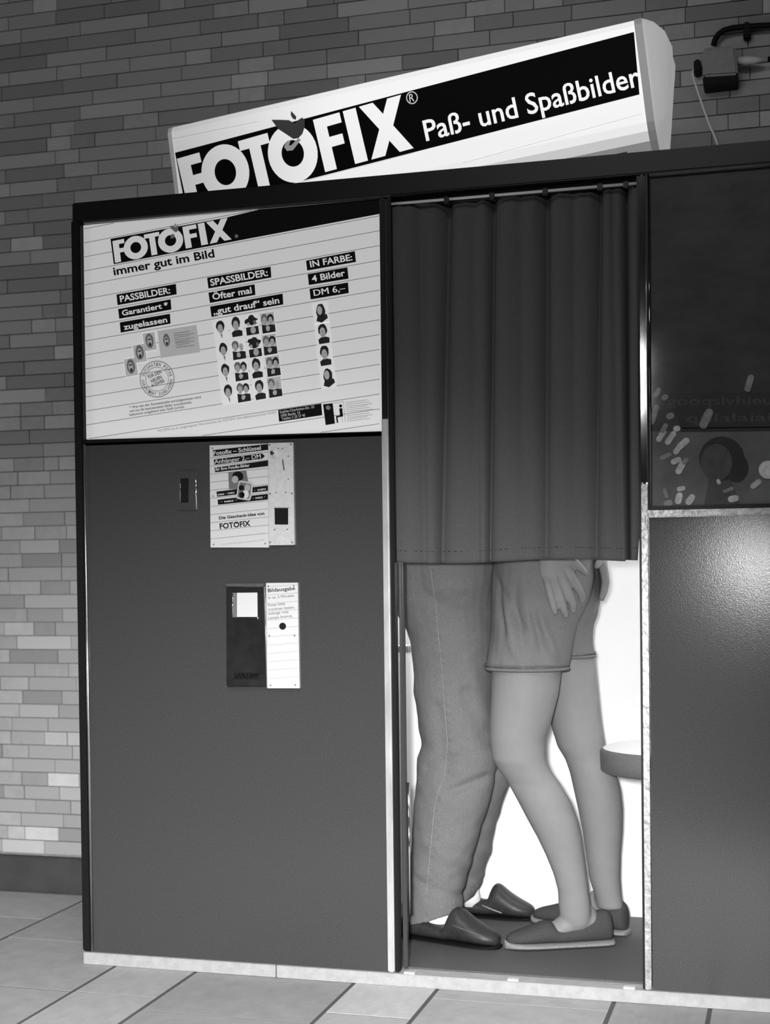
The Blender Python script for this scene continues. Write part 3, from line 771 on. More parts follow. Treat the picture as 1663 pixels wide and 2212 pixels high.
for q in ([(612, 2075), (632, 2040), (640, 2080)], [(636, 2040), (655, 2035), (668, 2076), (655, 2078)], [(660, 2034), (690, 2034), (700, 2078), (680, 2070)],
          [(712, 2034), (722, 2034), (722, 2080), (712, 2080)], [(732, 2075), (738, 2045), (806, 2036), (806, 2052)]):
    sh.plate([c5(*p) for p in q], -.0088, -.007)
sh.build('slot_glints', M_CHROME, chb)  # bright reflections in the slot shaped as chrome slivers
ins = MB().plate([c5(872, 1278), c5(1137, 1275), c5(1152, 2160), c5(882, 2160)], -.004, .004).build('instruction_plate', M_NOTICE, booth)
a = P(*c5(866, 1285), -.004); b = P(*c5(878, 2158), -.004)
MB().tube([(a.x, -.005, a.z), (b.x, -.005, b.z)], .0018, 8).build('plate_edge', M_ALU, ins, smooth=True)
ln = MB()
for k in range(12):
    y0 = 1310+70*k; y1 = y0-20
    xa, xb = 876+k*.9, 1138+k*1.2
    MB().poly([c5(xa, y0-1.5), c5(xb, y1-1.5), c5(xb, y1+1.5), c5(xa, y0+1.5)], -.0043).build('ruled_line', M_FADE, ins)
wt = MB(); Yi = -.0046
put_text(wt, 'Bildausgabe', c5(888, 1355), c5(1115, 1335), up(c5(888, 1355), c5(1115, 1335), 8), Yi, .012); wt.build('heading_lettering', M_INK, ins)
wt = MB()
for s, BL, B2 in (('in ca. 5 Minuten.', (890, 1412), (1112, 1392)), ('Fotos bitte', (890, 1475), (1030, 1460)), ('trocknen lassen,', (890, 1510), (1112, 1490)),
                  ('solange rote', (890, 1545), (1060, 1528)), ('Lampe brennt.', (890, 1582), (1095, 1563))):
    BL = c5(*BL); B2 = c5(*B2); w1 = MB(); put_text(w1, s, BL, B2, up(BL, B2, 6), Yi, .004); w1.build('instruction_lettering', M_GREY, ins)
wt = MB(); ell(wt, c5(1010, 1640), 7.4, 7.6, -.0048, 0, 24); wt.build('lamp_window', M_BLACK, ins)
for x, y in ((890, 1305), (1103, 1303), (898, 1720), (1110, 1720), (908, 2135), (1117, 2133)): screw(ins, *c5(x, y), -.004, .0022)
# bolt heads along the frame under the board
for x, y in ((499, 955), (608, 951), (395, 958)): screw(booth, x, y, .003, .0016, M_ALU)

# ---------------------------------------------------------------- curtain rod and curtain
ra, rb = P(838, 439.5, .004), P(1372, 394, .004)
zr = (ra.z+rb.z)/2
fixn(MB().tube([(XC-.012, .012, zr), (XD-.012, .012, zr)], .0034, 12).build('curtain_rod', M_CABLE, booth, smooth=True))
hooks = [965, 1063, 1178, 1296, 1352]
curt = thing('curtain', (1.17, .03, 1.05), 'dark pleated cloth curtain hanging from the rod across the booth doorway', 'curtain')
topfold = [(846, 0), (905, .35), (965, 1), (1024, .5), (1063, 1), (1125, .45), (1178, 1), (1235, .5), (1296, 1), (1322, .4), (1352, 1), (1388, .2)]
botfold = [(856, 0), (918, .3), (949, .9), (1032, .6), (1052, 1), (1124, .5), (1176, .85), (1240, .55), (1286, .8), (1340, .35), (1358, 1), (1377, .1)]
NX, NZ = 12, 90
vs = []
cols = []
for s in range(len(topfold)-1):
    for i in range(NX):
        cols.append((s, i/NX))
cols.append((len(topfold)-2, 1.0))
def pleat(t, a, b, deep):
    # from fold value a to b: cloth bulges forward between the folds and drops sharply into the deep ones
    base = a+(b-a)*(t if not deep else t)
    bul = math.sin(math.pi*t)
    if b > a: g = a+(b-a)*t**3.2
    else: g = b+(a-b)*(1-t)**5
    return g-.12*bul
for j in range(NZ+1):
    v = j/NZ; w = v**.8
    for s, t in cols:
        xt = topfold[s][0]+(topfold[s+1][0]-topfold[s][0])*t; xb = botfold[s][0]+(botfold[s+1][0]-botfold[s][0])*t
        dt = pleat(t, topfold[s][1], topfold[s+1][1], 0); db = pleat(t, botfold[s][1], botfold[s+1][1], 0)
        px_t = xt; py_t = 446-(px_t-850)*.088
        px_b = xb; py_b = 1214+4*math.sin((px_b-850)/75.0)-(3 if px_b > 1350 else 0) - (px_b-850)*.006
        A = P(px_t, py_t, .03); B = P(px_b, py_b, .03)
        amp = .046
        y = .022+amp*(dt*(1-w)+db*w)+.0022*noise.noise(Vector((xt*.02, v*3, 1)))+.003*math.sin(v*2.2+s)*.5
        vx = v**4 if s == len(topfold)-2 and t > .5 else v
        X = A.x+(B.x-A.x)*vx; Z = A.z+(B.z-A.z)*v
        # gathered cloth fans out below the hooks
        y += .006*math.exp(-v*9)*noise.noise(Vector((xt*.06, v*14, 3)))
        if abs(v-.975) < .006: y += .0012
        vs.append((X, y, Z))
n = len(cols)
fs = [(j*n+i, (j+1)*n+i, (j+1)*n+i+1, j*n+i+1) for j in range(NZ) for i in range(n-1)]
cl = mesh('cloth', vs, fs, M_CURT, curt, smooth=True)
so = cl.modifiers.new('s', 'SOLIDIFY'); so.thickness = .0012; so.offset = 1
hm = MB()
jz = int(NZ*.968)
for i in range(0, n-2, 2):
    a, b = Vector(vs[jz*n+i]), Vector(vs[jz*n+i+1]); d = Vector((0, -.0016, 0))
    hm.add([a+d+Vector((0, 0, .0006)), b+d+Vector((0, 0, .0006)), b+d-Vector((0, 0, .0006)), a+d-Vector((0, 0, .0006))], [(0, 1, 2, 3)])
tag(hm.build('hem_stitching', M_FRAME, curt), kind='stuff')
for hx in hooks:
    q = P(hx, 446-(hx-850)*.088, .012)
    MB().box(q.x-.0065, q.x+.0065, .006, .020, q.z-.006, zr+.006).build('hanging_loop', M_FRAME, curt, bevel=.002)

# ================================================================== ILLUMINATED SIGN
YS = .12
sTL, sTR = P(362, 266, YS), P(1384, 28, YS)
eu = (sTR-sTL); SL = eu.length; eu.normalize()
ev = Vector((-eu.z, 0, eu.x)) * -1      # down, square to the length
SH = (P(1400, 326, YS)-sTR).length
sign = thing('illuminated_sign', tuple(sTL+eu*(SL/2)+ev*SH), 'long tilted light box with black lettered band on top of the booth', 'sign')
prof = [(.03, .26), (.004, .20), (0, .06), (.008, .03), (.035, .010), (.08, 0), (.79, 0), (.845, .010), (.90, .032), (.95, .065), (1.0, .12), (1.0, .26)]
def srow(u, prof, sc_=1, off=0, dcen=.13):
    return [sTL+eu*(u*SL+off*(1-.80*max(0, (v-.40)/.60)-.25*max(0, (.25-v)/.25)))+ev*(SH*(.5+(v-.5)*sc_))+Vector((0, dcen+(d-dcen)*sc_, 0)) for v, d in prof]
def sloft(rowsL, mb, mi=0, capa=False, capb=False):
    m = len(rowsL[0]); vv = [p for r in rowsL for p in r]; ff = []
    for i in range(len(rowsL)-1):
        for k in range(m):
            ff.append((i*m+k, i*m+(k+1) % m, (i+1)*m+(k+1) % m, (i+1)*m+k))
    if capa: ff.append(tuple(range(m)))
    if capb: ff.append(tuple(range((len(rowsL)-1)*m, len(rowsL)*m)))
    mb.add(vv, ff, mi)
mb = MB(); sloft([srow(.004, prof, .965), srow(.010, prof), srow(.988, prof)], mb, capa=True, capb=True)
fo = fixn(mb.build('lit_face', [M_GLOW, M_GLOWMID, M_GLOWEDGE], sign, smooth=False))
for p_ in fo.data.polygons:
    t_ = (Vector(p_.center)-sTL).dot(ev)/SH
    p_.material_index = 2 if t_ > .89 else (1 if t_ > .83 else 0)
mb = MB(); sloft([srow(0, prof, .95), srow(-.003, prof, 1.0), srow(.006, prof, 1.008)], mb, capa=True, capb=True)
fixn(mb.build('end_rim', M_RIM, sign))
mb = MB(); sloft([srow(.985, prof, 1.012), srow(1.0, prof, 1.012), srow(1.0, prof, .9)], mb, capa=True, capb=True)
fixn(mb.build('end_rim', M_RIM, sign))
mb = MB(); sloft([srow(1.0, prof, 1.0), srow(1.0, prof, .985, .010), srow(1.0, prof, .93, .034), srow(1.0, prof, .80, .062), srow(1.0, prof, .62, .074), srow(1.0, prof, .3, .068)], mb, capa=True, capb=True)
ec = fixn(mb.build('end_cap', M_CAP, sign, smooth=True))
Y1 = YS-.0012
mb = MB().poly([(378, 330), (1369, 69), (1381, 204), (640, 394), (402, 456)], Y1)
mb.build('black_band', M_BAND, sign)
mb = MB(); logo(mb, (382, 343), (866, 204.5), (893.5, 320), (407, 452), Y1-.0012)
mb.build('large_lettering', M_GLOW, sign)
mb = MB(); put_text(mb, 'Paß- und Spaßbilder', (920.5, 304.5), (1384, 184.5), (911, 259), Y1-.0012, .012)
mb.build('small_lettering', M_GLOW, sign)
mb = MB(); ring(mb, s1(1360, 532), 10.5, 12.6, Y1-.0012, 28, 1.1)
put_text(mb, 'R', s1(1348, 556), s1(1374, 549), s1(1343, 512), Y1-.0012, .005)
mb.build('registered_mark', M_GLOWLINE, sign)
mb = MB(); bird(mb, s1(700, 700), 1/2.52, 1/2.52, Y1-.0024)
mb.build('bird_emblem', M_BIRD, sign)
mb = MB(); mb.poly([s1(740, 752), s1(757, 760), s1(712, 818), s1(680, 822), s1(664, 800), s1(678, 768), s1(700, 762), s1(690, 792), s1(704, 790)], Y1-.0024)
mb.build('bird_tail', M_PALE, sign)
mb = MB()
for a, b in ((s1(80, 852), s1(1310, 512)), ((640, 396), (895, 330)), ((1000, 352), (1386, 246)), ((372, 300), (560, 262))):
    MB().poly([(a[0], a[1]-.7), (b[0], b[1]-.7), (b[0], b[1]+.7), (a[0], a[1]+.7)], Y1+.0006).build('ruled_line', M_GLOWLINE, sign)
# feet of the sign on the recessed roof
lo = sTL+ev*SH
for u in (.12, .55, .92):
    q = lo+eu*(u*SL); MB().box(q.x-.02, q.x+.02, .17, .34, H-.1455, q.z+.03).build('foot_bracket', M_FRAME, sign)
q = P(1366, 328, .095)
MB().tube([(P(1333, 333, .09).x, .094, H+.001), (P(1392, 327, .09).x, .094, H+.006)], .003, 8).build('edge_glint', M_CHROME, sign, smooth=True)  # glint on the sign's lower edge shaped as a chrome strip

# ================================================================== WALL FITTINGS
jb = thing('junction_box', (1.62, .74, 2.35), 'grey box with dark lower edge fixed to the wall right of the sign', 'electrical box')
Yj = .67
mb = MB().plate([(1516, 104), (1588, 97), (1594, 160), (1518, 165)], Yj, WALL_Y+.01); fixn(mb.build('box_body', M_BOX, jb, bevel=.006))
mb = MB().plate([(1517, 166), (1594, 161), (1593, 178), (1519, 187)], Yj+.01, WALL_Y+.01); fixn(mb.build('box_lower_edge', M_BLACK, jb, bevel=.003))
mb = MB().plate([(1498, 128), (1513, 127), (1514, 155), (1498, 157)], Yj+.03, WALL_Y+.01); fixn(mb.build('cable_gland', M_BLACK, jb, bevel=.004))
plug = MB(); a, b, c, d, e = [P(x, y, .70) for x, y in ((1592, 131), (1608, 131), (1630, 130), (1652, 129), (1664, 129))]
plug.tube([a, b, c, d], [.009, .012, .010, .004], 12)
o_ = plug.build('plug', M_CABLE, bpy.data.objects.get('junction_box'), smooth=True)
pipe = thing('conduit_pipe', (1.8, .72, 2.5), 'thick black pipe bending down into the grey wall box', 'pipe')
pp = [(1541, 98), (1545, 84), (1552, 74), (1563, 66), (1580, 61), (1605, 58), (1640, 56), (1700, 53), (1900, 42), (2250, 24)]
fixn(MB().tube([P(x, y, .715) for x, y in pp], .0082, 12).build('pipe', M_BLACK, pipe, smooth=True))
q = P(1613, 60, .72); MB().box(q.x-.010, q.x+.010, .705, WALL_Y+.005, q.z-.028, q.z+.012).build('pipe_clip', M_BLACK, pipe, bevel=.004)
cb = [(1497, 150), (1496, 158), (1499, 172), (1508, 200), (1520, 235), (1533, 270), (1546, 300), (1552, 318)]
w_ = MB().tube([P(x, y, .66-.004*i) for i, (x, y) in enumerate(cb)], .0032, 8).build('cable', M_CABLE, None, smooth=True)
tag(w_, 'thin pale cable running from the wall box down behind the booth top', 'cable')
bp_ = MB().tube([P(1658, 128, .70), P(1900, 112, .70), P(2250, 92, .70)], .007, 10).build('black_lead', M_BLACK, jb, smooth=True)

# ================================================================== STOOL
sx, sy = 1.49, .36
stool = thing('stool', (sx, sy, .0345), 'round stool with a dark cushioned seat at the right of the doorway', 'stool')
zt_ = P(1340, 1627, .24).z
st_ = MB()
rings = [(.155, zt_-.062), (.170, zt_-.056), (.172, zt_-.008), (.166, zt_), (.10, zt_+.001)]
nn = 40; vv = []
for r, z in rings: vv += [(sx+r*math.cos(2*math.pi*i/nn), sy+r*math.sin(2*math.pi*i/nn), z) for i in range(nn)]
ff = [(j*nn+i, j*nn+(i+1) % nn, (j+1)*nn+(i+1) % nn, (j+1)*nn+i) for j in range(4) for i in range(nn)]
ff += [tuple(range(nn))[::-1], tuple(range(4*nn, 5*nn))]
fixn(mesh('seat', vv, ff, M_SEAT, stool, smooth=True))
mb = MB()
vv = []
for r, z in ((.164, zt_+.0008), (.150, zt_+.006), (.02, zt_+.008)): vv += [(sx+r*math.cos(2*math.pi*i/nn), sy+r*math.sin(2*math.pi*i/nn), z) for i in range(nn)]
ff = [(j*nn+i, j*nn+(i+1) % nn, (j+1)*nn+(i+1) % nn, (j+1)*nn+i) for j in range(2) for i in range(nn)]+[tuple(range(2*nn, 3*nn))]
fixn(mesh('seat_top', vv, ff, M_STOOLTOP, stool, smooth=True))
MB().cyl((sx+.10, sy, .05), .022, zt_-.105, 'z', 20).build('column', M_ALU, stool, smooth=True)
MB().cyl((sx+.10, sy, .0347), .10, .016, 'z', 28, r2=.085).build('base', M_FRAME, stool)

# ================================================================== PEOPLE
def hr(L, R, y, Y, k=.95, t=0):     # a horizontal ring between two outline columns
    a, b = P(L, y, Y), P(R, y, Y); rx = (b.x-a.x)/2
    ry = k if k < .3 else rx*k
    return ((a.x+b.x)/2, Y, (a.z+b.z)/2, rx, ry, t)
def remesh(o, vox, smooth=4, fac=.5):
    m = o.modifiers.new('r', 'REMESH'); m.mode = 'VOXEL'; m.voxel_size = vox; m.use_smooth_shade = True
    if smooth:
        s = o.modifiers.new('s', 'SMOOTH'); s.iterations = smooth; s.factor = fac
    dg = bpy.context.evaluated_depsgraph_get(); me = bpy.data.meshes.new_from_object(o.evaluated_get(dg))
    old = o.data; mats = [m_ for m_ in old.materials]
    o.modifiers.clear(); o.data = me; me.name = o.name
    me.materials.clear()
    for m_ in mats: me.materials.append(m_)
    for p_ in me.polygons: p_.use_smooth = True; p_.material_index = 0
    bpy.data.meshes.remove(old)
    return o
def wrinkle(o, f):
    me = o.data; co = np.empty(len(me.vertices)*3); me.vertices.foreach_get('co', co)
    no = np.empty(len(me.vertices)*3); me.vertices.foreach_get('normal', no)
    co = co.reshape(-1, 3); no = no.reshape(-1, 3)
    for i in range(len(co)):
        d = f(co[i]); co[i] += no[i]*d
    me.vertices.foreach_set('co', co.reshape(-1)); me.update()
FL = .0347
def shoe(heel, toe, z0, prof, name, m, parent, wid=.042, rnd=1.0, n=18):
    """ prof: (t, half width factor, top height, open) along the foot """
    h = Vector(heel); t = Vector(toe); d = (t-h); L = d.length; d.normalize(); s = Vector((-d.y, d.x, 0))
    mb = MB(); vv = []
    for (tt, wf, ht) in prof:
        c = h+d*(L*tt)
        for k in range(n):
            a = 2*math.pi*k/n; ca, sa = math.cos(a), math.sin(a)
            x = wid*wf*(abs(ca)**.75)*(1 if ca > 0 else -1)
            z = ht*(.5+.5*(abs(sa)**.8)*(1 if sa > 0 else -1))
            if z > ht*.5: x *= (1-.30*((z/ht-.5)*2)**2)
            vv.append((c.x+s.x*x, c.y+s.y*x, z0+z))
    N = len(prof); ff = [(i*n+k, i*n+(k+1) % n, (i+1)*n+(k+1) % n, (i+1)*n+k) for i in range(N-1) for k in range(n)]
    ff += [tuple(range(n))[::-1], tuple(range((N-1)*n, N*n))]
    o = fixn(mesh(name, vv, ff, m, parent, smooth=True))
    sd = o.modifiers.new('s', 'SUBSURF'); sd.levels = 1; sd.render_levels = 2
    return o
def lerp(a, b, t): return a+(b-a)*t

# ---- woman
wom = thing('person', (1.22, .36, FL), 'person in light jersey shorts and espadrilles, on the right, held close', 'person')
near = [(1213, 1092, 1200), (1300, 1088, 1205), (1380, 1078, 1208), (1425, 1068, 1210), (1445, 1063, 1213), (1500, 1062, 1206), (1550, 1059, 1193), (1600, 1058, 1178), (1640, 1064, 1179), (1665, 1078, 1190), (1690, 1096, 1209),
        (1730, 1118, 1233), (1770, 1139, 1248), (1810, 1161, 1257), (1850, 1180, 1262), (1890, 1196, 1267), (1925, 1205, 1271), (1950, 1206, 1275), (1975, 1208, 1276), (1995, 1215, 1272), (2005, 1225, 1265)]
def Yn(y): return np.interp(y, [1213, 1450, 1640, 1800, 1980], [.30, .285, .275, .315, .335])
kn = lambda y: np.interp(y, [1213, 1450, 1600, 1690, 1800, 1900, 1980], [.95, .95, .9, .66, .78, .8, .72])
body = MB()
body.loft([hr(L, R, y, Yn(y), kn(y)) for y, L, R in near])
far = [(1213, 1180, 1265), (1300, 1180, 1265), (1380, 1185, 1270), (1420, 1184, 1285), (1476, 1180, 1290), (1530, 1183, 1295), (1570, 1191, 1300), (1612, 1204, 1307), (1640, 1221, 1316), (1669, 1231, 1331),
       (1705, 1239, 1341), (1746, 1248, 1345), (1795, 1258, 1344), (1844, 1265, 1340), (1896, 1272, 1339), (1931, 1283, 1342), (1962, 1290, 1347)]
def Yw(y): return np.interp(y, [1213, 1420, 1640, 1800, 1980], [.43, .435, .455, .475, .49])
body.loft([hr(L, R, y, Yw(y), .9) for y, L, R in far])
# feet inside the shoes
fn = Vector((1.318, .378, 0)); ft = Vector((1.085, .283, 0)); dn = (ft-fn)
def footrow(h, t, prof, wid, mb, n=20):
    d = (t-h); L = d.length; dd = d.normalized(); s = Vector((-dd.y, dd.x, 0)); vv = []
    for tt, wf, ht, zb in prof:
        c = h+dd*(L*tt)
        for k in range(n):
            a = 2*math.pi*k/n; x = wid*wf*math.cos(a); z = zb+(ht-zb)*(.5+.5*math.sin(a))
            if math.sin(a) > 0: x *= 1-.35*math.sin(a)**2
            vv.append((c.x+s.x*x, c.y+s.y*x, FL+z))
    N = len(prof)
    mb.add(vv, [(i*n+k, i*n+(k+1) % n, (i+1)*n+(k+1) % n, (i+1)*n+k) for i in range(N-1) for k in range(n)]+[tuple(range(n))[::-1], tuple(range((N-1)*n, N*n))])
fp = [(.02, .55, .075, .022), (.10, .75, .10, .018), (.20, .82, .125, .018), (.32, .82, .112, .018), (.42, .84, .090, .018), (.50, .86, .070, .018), (.66, .92, .050, .018), (.85, .85, .034, .018), (.97, .5, .026, .02)]
footrow(fn, ft, fp, .040, body)
fh, ftt = Vector((1.348, .492, 0)), Vector((1.115, .575, 0))
footrow(fh, ftt, fp, .038, body)
# pelvis, trunk, neck, head, arms (behind the curtain)
body.loft([(1.16, .36, .86, .08, .10), (1.17, .36, .92, .105, .125), (1.17, .36, .99, .105, .130), (1.17, .36, 1.07, .100, .130), (1.175, .36, 1.14, .095, .125), (1.18, .36, 1.22, .105, .14), (1.185, .36, 1.30, .108, .15), (1.20, .36, 1.37, .085, .155), (1.21, .36, 1.41, .06, .10), (1.21, .36, 1.44, .048, .052), (1.215, .36, 1.50, .045, .048)])
body.ball((1.225, .36, 1.575), .095, 16, (.98, .8, 1.15))
body.tube([(1.15, .36, 1.545), (1.128, .36, 1.55)], [.018, .008], 8)
body.ball((1.235, .284, 1.57), .018, 8, (.8, .4, 1.3)); body.ball((1.235, .436, 1.57), .018, 8, (.8, .4, 1.3))
def arm(mb, pts, rad): mb.tube(pts, rad, 14)
arm(body, [(1.19, .215, 1.365), (1.13, .165, 1.27), (1.06, .155, 1.20), (.98, .175, 1.28), (.915, .20, 1.36)], [.042, .040, .036, .030, .022])
arm(body, [(1.19, .505, 1.365), (1.13, .55, 1.27), (1.06, .56, 1.20), (.98, .54, 1.28), (.915, .52, 1.36)], [.042, .040, .036, .030, .022])
def simple_hand(mb, w, d, s, nrm):
    w, d, s, nrm = Vector(w), Vector(d).normalized(), Vector(s).normalized(), Vector(nrm).normalized()
    mb.tube([w, w+d*.03, w+d*.07], [.018, .024, .024], 10)
    for i, L in enumerate((.055, .065, .06, .045)):
        b0 = w+d*.07+s*(.026-.0175*i); mb.tube([b0, b0+d*L*.5+nrm*.004, b0+d*L], [.0085, .0085, .0065], 8)
    b0 = w+d*.02+s*.022; mb.tube([b0, b0+s*.02+d*.02, b0+s*.03+d*.045], [.011, .010, .007], 8)
simple_hand(body, (.915, .20, 1.36), (-.5, .3, .75), (0, .4, .5), (0, 1, 0))
simple_hand(body, (.915, .52, 1.36), (-.5, -.3, .75), (0, -.4, .5), (0, -1, 0))
bo = body.build('body', M_SKIN, wom, smooth=True)
remesh(bo, .0042, 12)
# shorts
sh_ = MB()
nsh = [(1150, 1068, 1285), (1213, 1066, 1287), (1250, 1064, 1286), (1300, 1061, 1272), (1330, 1060, 1256), (1350, 1060, 1247), (1389, 1056, 1238), (1420, 1052, 1232), (1440, 1049, 1228)]
def Ys(y): return np.interp(y, [1150, 1250, 1347, 1445], [.355, .345, .30, .285])
def Rs(y): return np.interp(y, [1150, 1250, 1347, 1445], [.155, .150, .105, .090])
rr_ = [hr(L, R, y, Ys(y), Rs(y)) for y, L, R in nsh]
sh_.loft(rr_)
fsh = [(1150, 1120, 1290), (1213, 1122, 1294), (1250, 1125, 1299), (1290, 1132, 1298), (1330, 1150, 1291), (1350, 1160, 1283), (1375, 1166, 1280), (1396, 1170, 1281), (1413, 1172, 1285)]
sh_.loft([hr(L, R, y, np.interp(y, [1150, 1250, 1420], [.39, .40, .435]), np.interp(y, [1150, 1250, 1420], [.15, .13, .082])) for y, L, R in fsh])
sh_.loft([(1.165, .36, .92, .03, .04), (1.165, .36, .98, .128, .160), (1.165, .36, 1.06, .118, .150), (1.168, .36, 1.10, .112, .142)])
so_ = sh_.build('shorts', M_SHORTS, wom, smooth=True); remesh(so_, .004, 3)
def wf_(c):
    x, y, z = c
    if y > .36: return .002*noise.noise(Vector((x*18, y*18, z*8)))
    f = .0045*noise.noise(Vector((x*26+z*6, 2, z*5)))
    # long folds hanging from the hip towards the hem
    for (x0, z0, x1, z1, a, w) in ((1.065, 1.02, 1.10, .86, -.006, .010), (1.075, 1.0, 1.15, .87, -.005, .012), (1.185, .92, 1.225, .80, .010, .012), (1.15, .99, 1.175, .83, .007, .014), (1.165, .95, 1.20, .80, -.008, .012), (1.10, .95, 1.12, .81, .007, .013), (1.12, .97, 1.15, .80, -.006, .011)):
        t = (z-z1)/(z0-z1)
        if -.1 < t < 1.1:
            xx = x1+(x0-x1)*t; f += a*math.exp(-((x-xx)/w)**2)*min(1, max(0, 1.1-t)*3)*min(1, (t+.1)*4)
    return f
wrinkle(so_, wf_)
def hemband(rings, name, m, parent, out=.0022, h=.003, dz=0, n=60):
    L, R, y, Y, k = rings; r = hr(L, R, y, Y, k); vv = []
    for (dr, zz) in ((out, h), (out+.0015, 0), (out, -h), (-.002, 0)):
        for i in range(n):
            a = 2*math.pi*i/n; vv.append((r[0]+(r[3]+dr)*math.cos(a), r[1]+(r[4]+dr)*math.sin(a), r[2]+zz+dz))
    ff = [(j*n+i, j*n+(i+1) % n, ((j+1) % 4)*n+(i+1) % n, ((j+1) % 4)*n+i) for j in range(4) for i in range(n)]
    return fixn(mesh(name, vv, ff, m, parent, smooth=True))
hemband((1049, 1228, 1440, .285, .090), 'hem_piping', M_SHORTS, so_, .0012, .005, -.004)
hemband((1049, 1227, 1440, .285, .090), 'hem_piping', M_HEM, so_, .0016, .0020, .006)
hemband((1172, 1285, 1413, .435, .082), 'hem_piping', M_SHORTS, so_, .0012, .0045, -.004)
hemband((1172, 1285, 1413, .435, .082), 'hem_piping', M_HEM, so_, .0016, .0020, .004)
tr = MB(); tr.loft([(1.17, .36, 1.085, .118, .150), (1.175, .36, 1.14, .103, .134), (1.18, .36, 1.22, .113, .149), (1.185, .36, 1.30, .115, .158), (1.20, .36, 1.37, .092, .162), (1.21, .36, 1.41, .07, .11)])
tr.tube([(1.19, .215, 1.365), (1.13, .165, 1.27)], [.052, .048], 14); tr.tube([(1.19, .505, 1.365), (1.13, .55, 1.27)], [.052, .048], 14)
remesh(tr.build('shirt', M_SHIRT, wom, smooth=True), .008, 3)
hh = MB().ball((1.25, .36, 1.60), .112, 16, (.9, .86, 1.05)); hh.tube([(1.28, .36, 1.60), (1.31, .36, 1.48), (1.30, .36, 1.38)], [.08, .07, .03], 12)
remesh(hh.build('hair', M_HAIR, wom, smooth=True), .008, 3)
# espadrilles
def espadrille(h, t, parent, label=None):
    up_ = shoe((h[0], h[1], 0), (t[0], t[1], 0), FL+.012, [(-.015, .25, .045), (0, .62, .072), (.05, .80, .082), (.14, .86, .080), (.26, .88, .064), (.40, .90, .044), (.50, .95, .040), (.56, .98, .052),
        (.60, 1.0, .060), (.70, 1.02, .052), (.82, .98, .040), (.92, .82, .032), (.98, .5, .024), (1.0, .2, .016)], 'espadrille', M_CANVAS, parent, wid=.043)
    shoe((h[0], h[1], 0), (t[0], t[1], 0), FL, [(-.03, .3, .014), (-.02, .65, .015), (.05, .88, .016), (.25, .92, .016), (.5, .96, .016), (.7, 1.08, .017), (.85, 1.04, .019), (.95, .80, .020), (1.01, .45, .022), (1.02, .2, .020)],
         'jute_sole', M_JUTE, up_, wid=.045)
    return up_
espadrille((1.338, .388), (1.078, .280), wom)
espadrille((1.366, .490), (1.100, .582), wom)

# ---- man
man = thing('person', (.92, .4, FL), 'person in stonewashed jeans and dark loafers, on the left, hands on the other', 'person')
mb = MB()
mb.loft([(.93, .37, .97, .08, .09), (.93, .37, 1.05, .098, .12), (.95, .37, 1.14, .110, .143), (.97, .37, 1.25, .118, .160), (.985, .37, 1.36, .112, .18), (1.0, .37, 1.43, .085, .17), (1.02, .37, 1.47, .06, .10), (1.03, .37, 1.50, .055, .058), (1.045, .37, 1.56, .052, .054)])
mb.ball((1.055, .37, 1.64), .10, 16, (.98, .8, 1.2)); mb.tube([(1.13, .37, 1.61), (1.156, .37, 1.60)], [.02, .01], 8)
mb.ball((1.05, .287, 1.64), .02, 8, (.8, .4, 1.3)); mb.ball((1.05, .453, 1.64), .02, 8, (.8, .4, 1.3))
for sgn in (1, -1):       # legs under the jeans, down to the socks
    pass
mb.loft([hr(915, 1010, 1253, .37, .06), hr(912, 1015, 1400, .37, .07), hr(925, 1030, 1640, .37, .05), hr(905, 985, 1800, .36, .045), hr(898, 955, 1930, .36, .035), hr(893, 950, 1985, .36, .035)])
mb.loft([hr(960, 1040, 1213, .47, .08), hr(980, 1060, 1500, .50, .07), hr(985, 1065, 1680, .53, .05), hr(975, 1035, 1850, .57, .04), hr(985, 1030, 1925, .59, .03)])
def Ysf(px, y):   # front surface of the near shorts
    L = np.interp(y, [r[0] for r in nsh], [r[1] for r in nsh]); R = np.interp(y, [r[0] for r in nsh], [r[2] for r in nsh])
    u = (px-(L+R)/2)/((R-L)/2); u = max(-.93, min(.93, u)); return Ys(y)-Rs(y)*math.sqrt(1-u*u)
def hp(x, y, lift): return P(x, y, Ysf(x, y)-lift)
wr = P(1186, 1168, .175); 
arm(mb, [(.99, .185, 1.41), (.975, .13, 1.28), (.985, .115, 1.19), (1.06, .13, 1.135), (1.125, .155, 1.10), tuple(wr)], [.05, .047, .042, .038, .031, .026])
# near hand spread on the hip: palm then four fingers and thumb
palm = [(1182, 1170, 22, .022, .012), (1192, 1195, 28, .021, .013), (1198, 1216, 34, .019, .012), (1203, 1232, 36, .017, .010), (1208, 1248, 36, .014, .0075), (1212, 1262, 32, .010, .005), (1215, 1272, 26, .006, .003)]
def flat(mb, secs, n=18):    # flattened lofted palm across the baseline direction
    vv = []
    for (x, y, hw, lift, th) in secs:
        for k in range(n):
            a = 2*math.pi*k/n; ox = hw*math.cos(a); c = P(x+ox, y-ox*.34, Ysf(x+ox, y-ox*.34)-lift*.75)
            c.y += -th*math.sin(a); vv.append(c)
    N = len(secs); mb.add(vv, [(i*n+k, i*n+(k+1) % n, (i+1)*n+(k+1) % n, (i+1)*n+k) for i in range(N-1) for k in range(n)]+[tuple(range(n))[::-1], tuple(range((N-1)*n, N*n))])
flat(mb, palm)
def finger(mb, pts, r, lifts):
    mb.tube([hp(x, y, l) for (x, y), l in zip(pts, lifts)], r, 12)
LF = (.005, .017, .020, .017, .012)
finger(mb, [(1178, 1232), (1184, 1264), (1191, 1290), (1196, 1310), (1200, 1326)], [.0112, .0108, .0102, .0096, .0070], LF)
finger(mb, [(1192, 1228), (1203, 1264), (1212, 1296), (1218, 1316), (1223, 1333)], [.0118, .0112, .0108, .0100, .0072], LF)
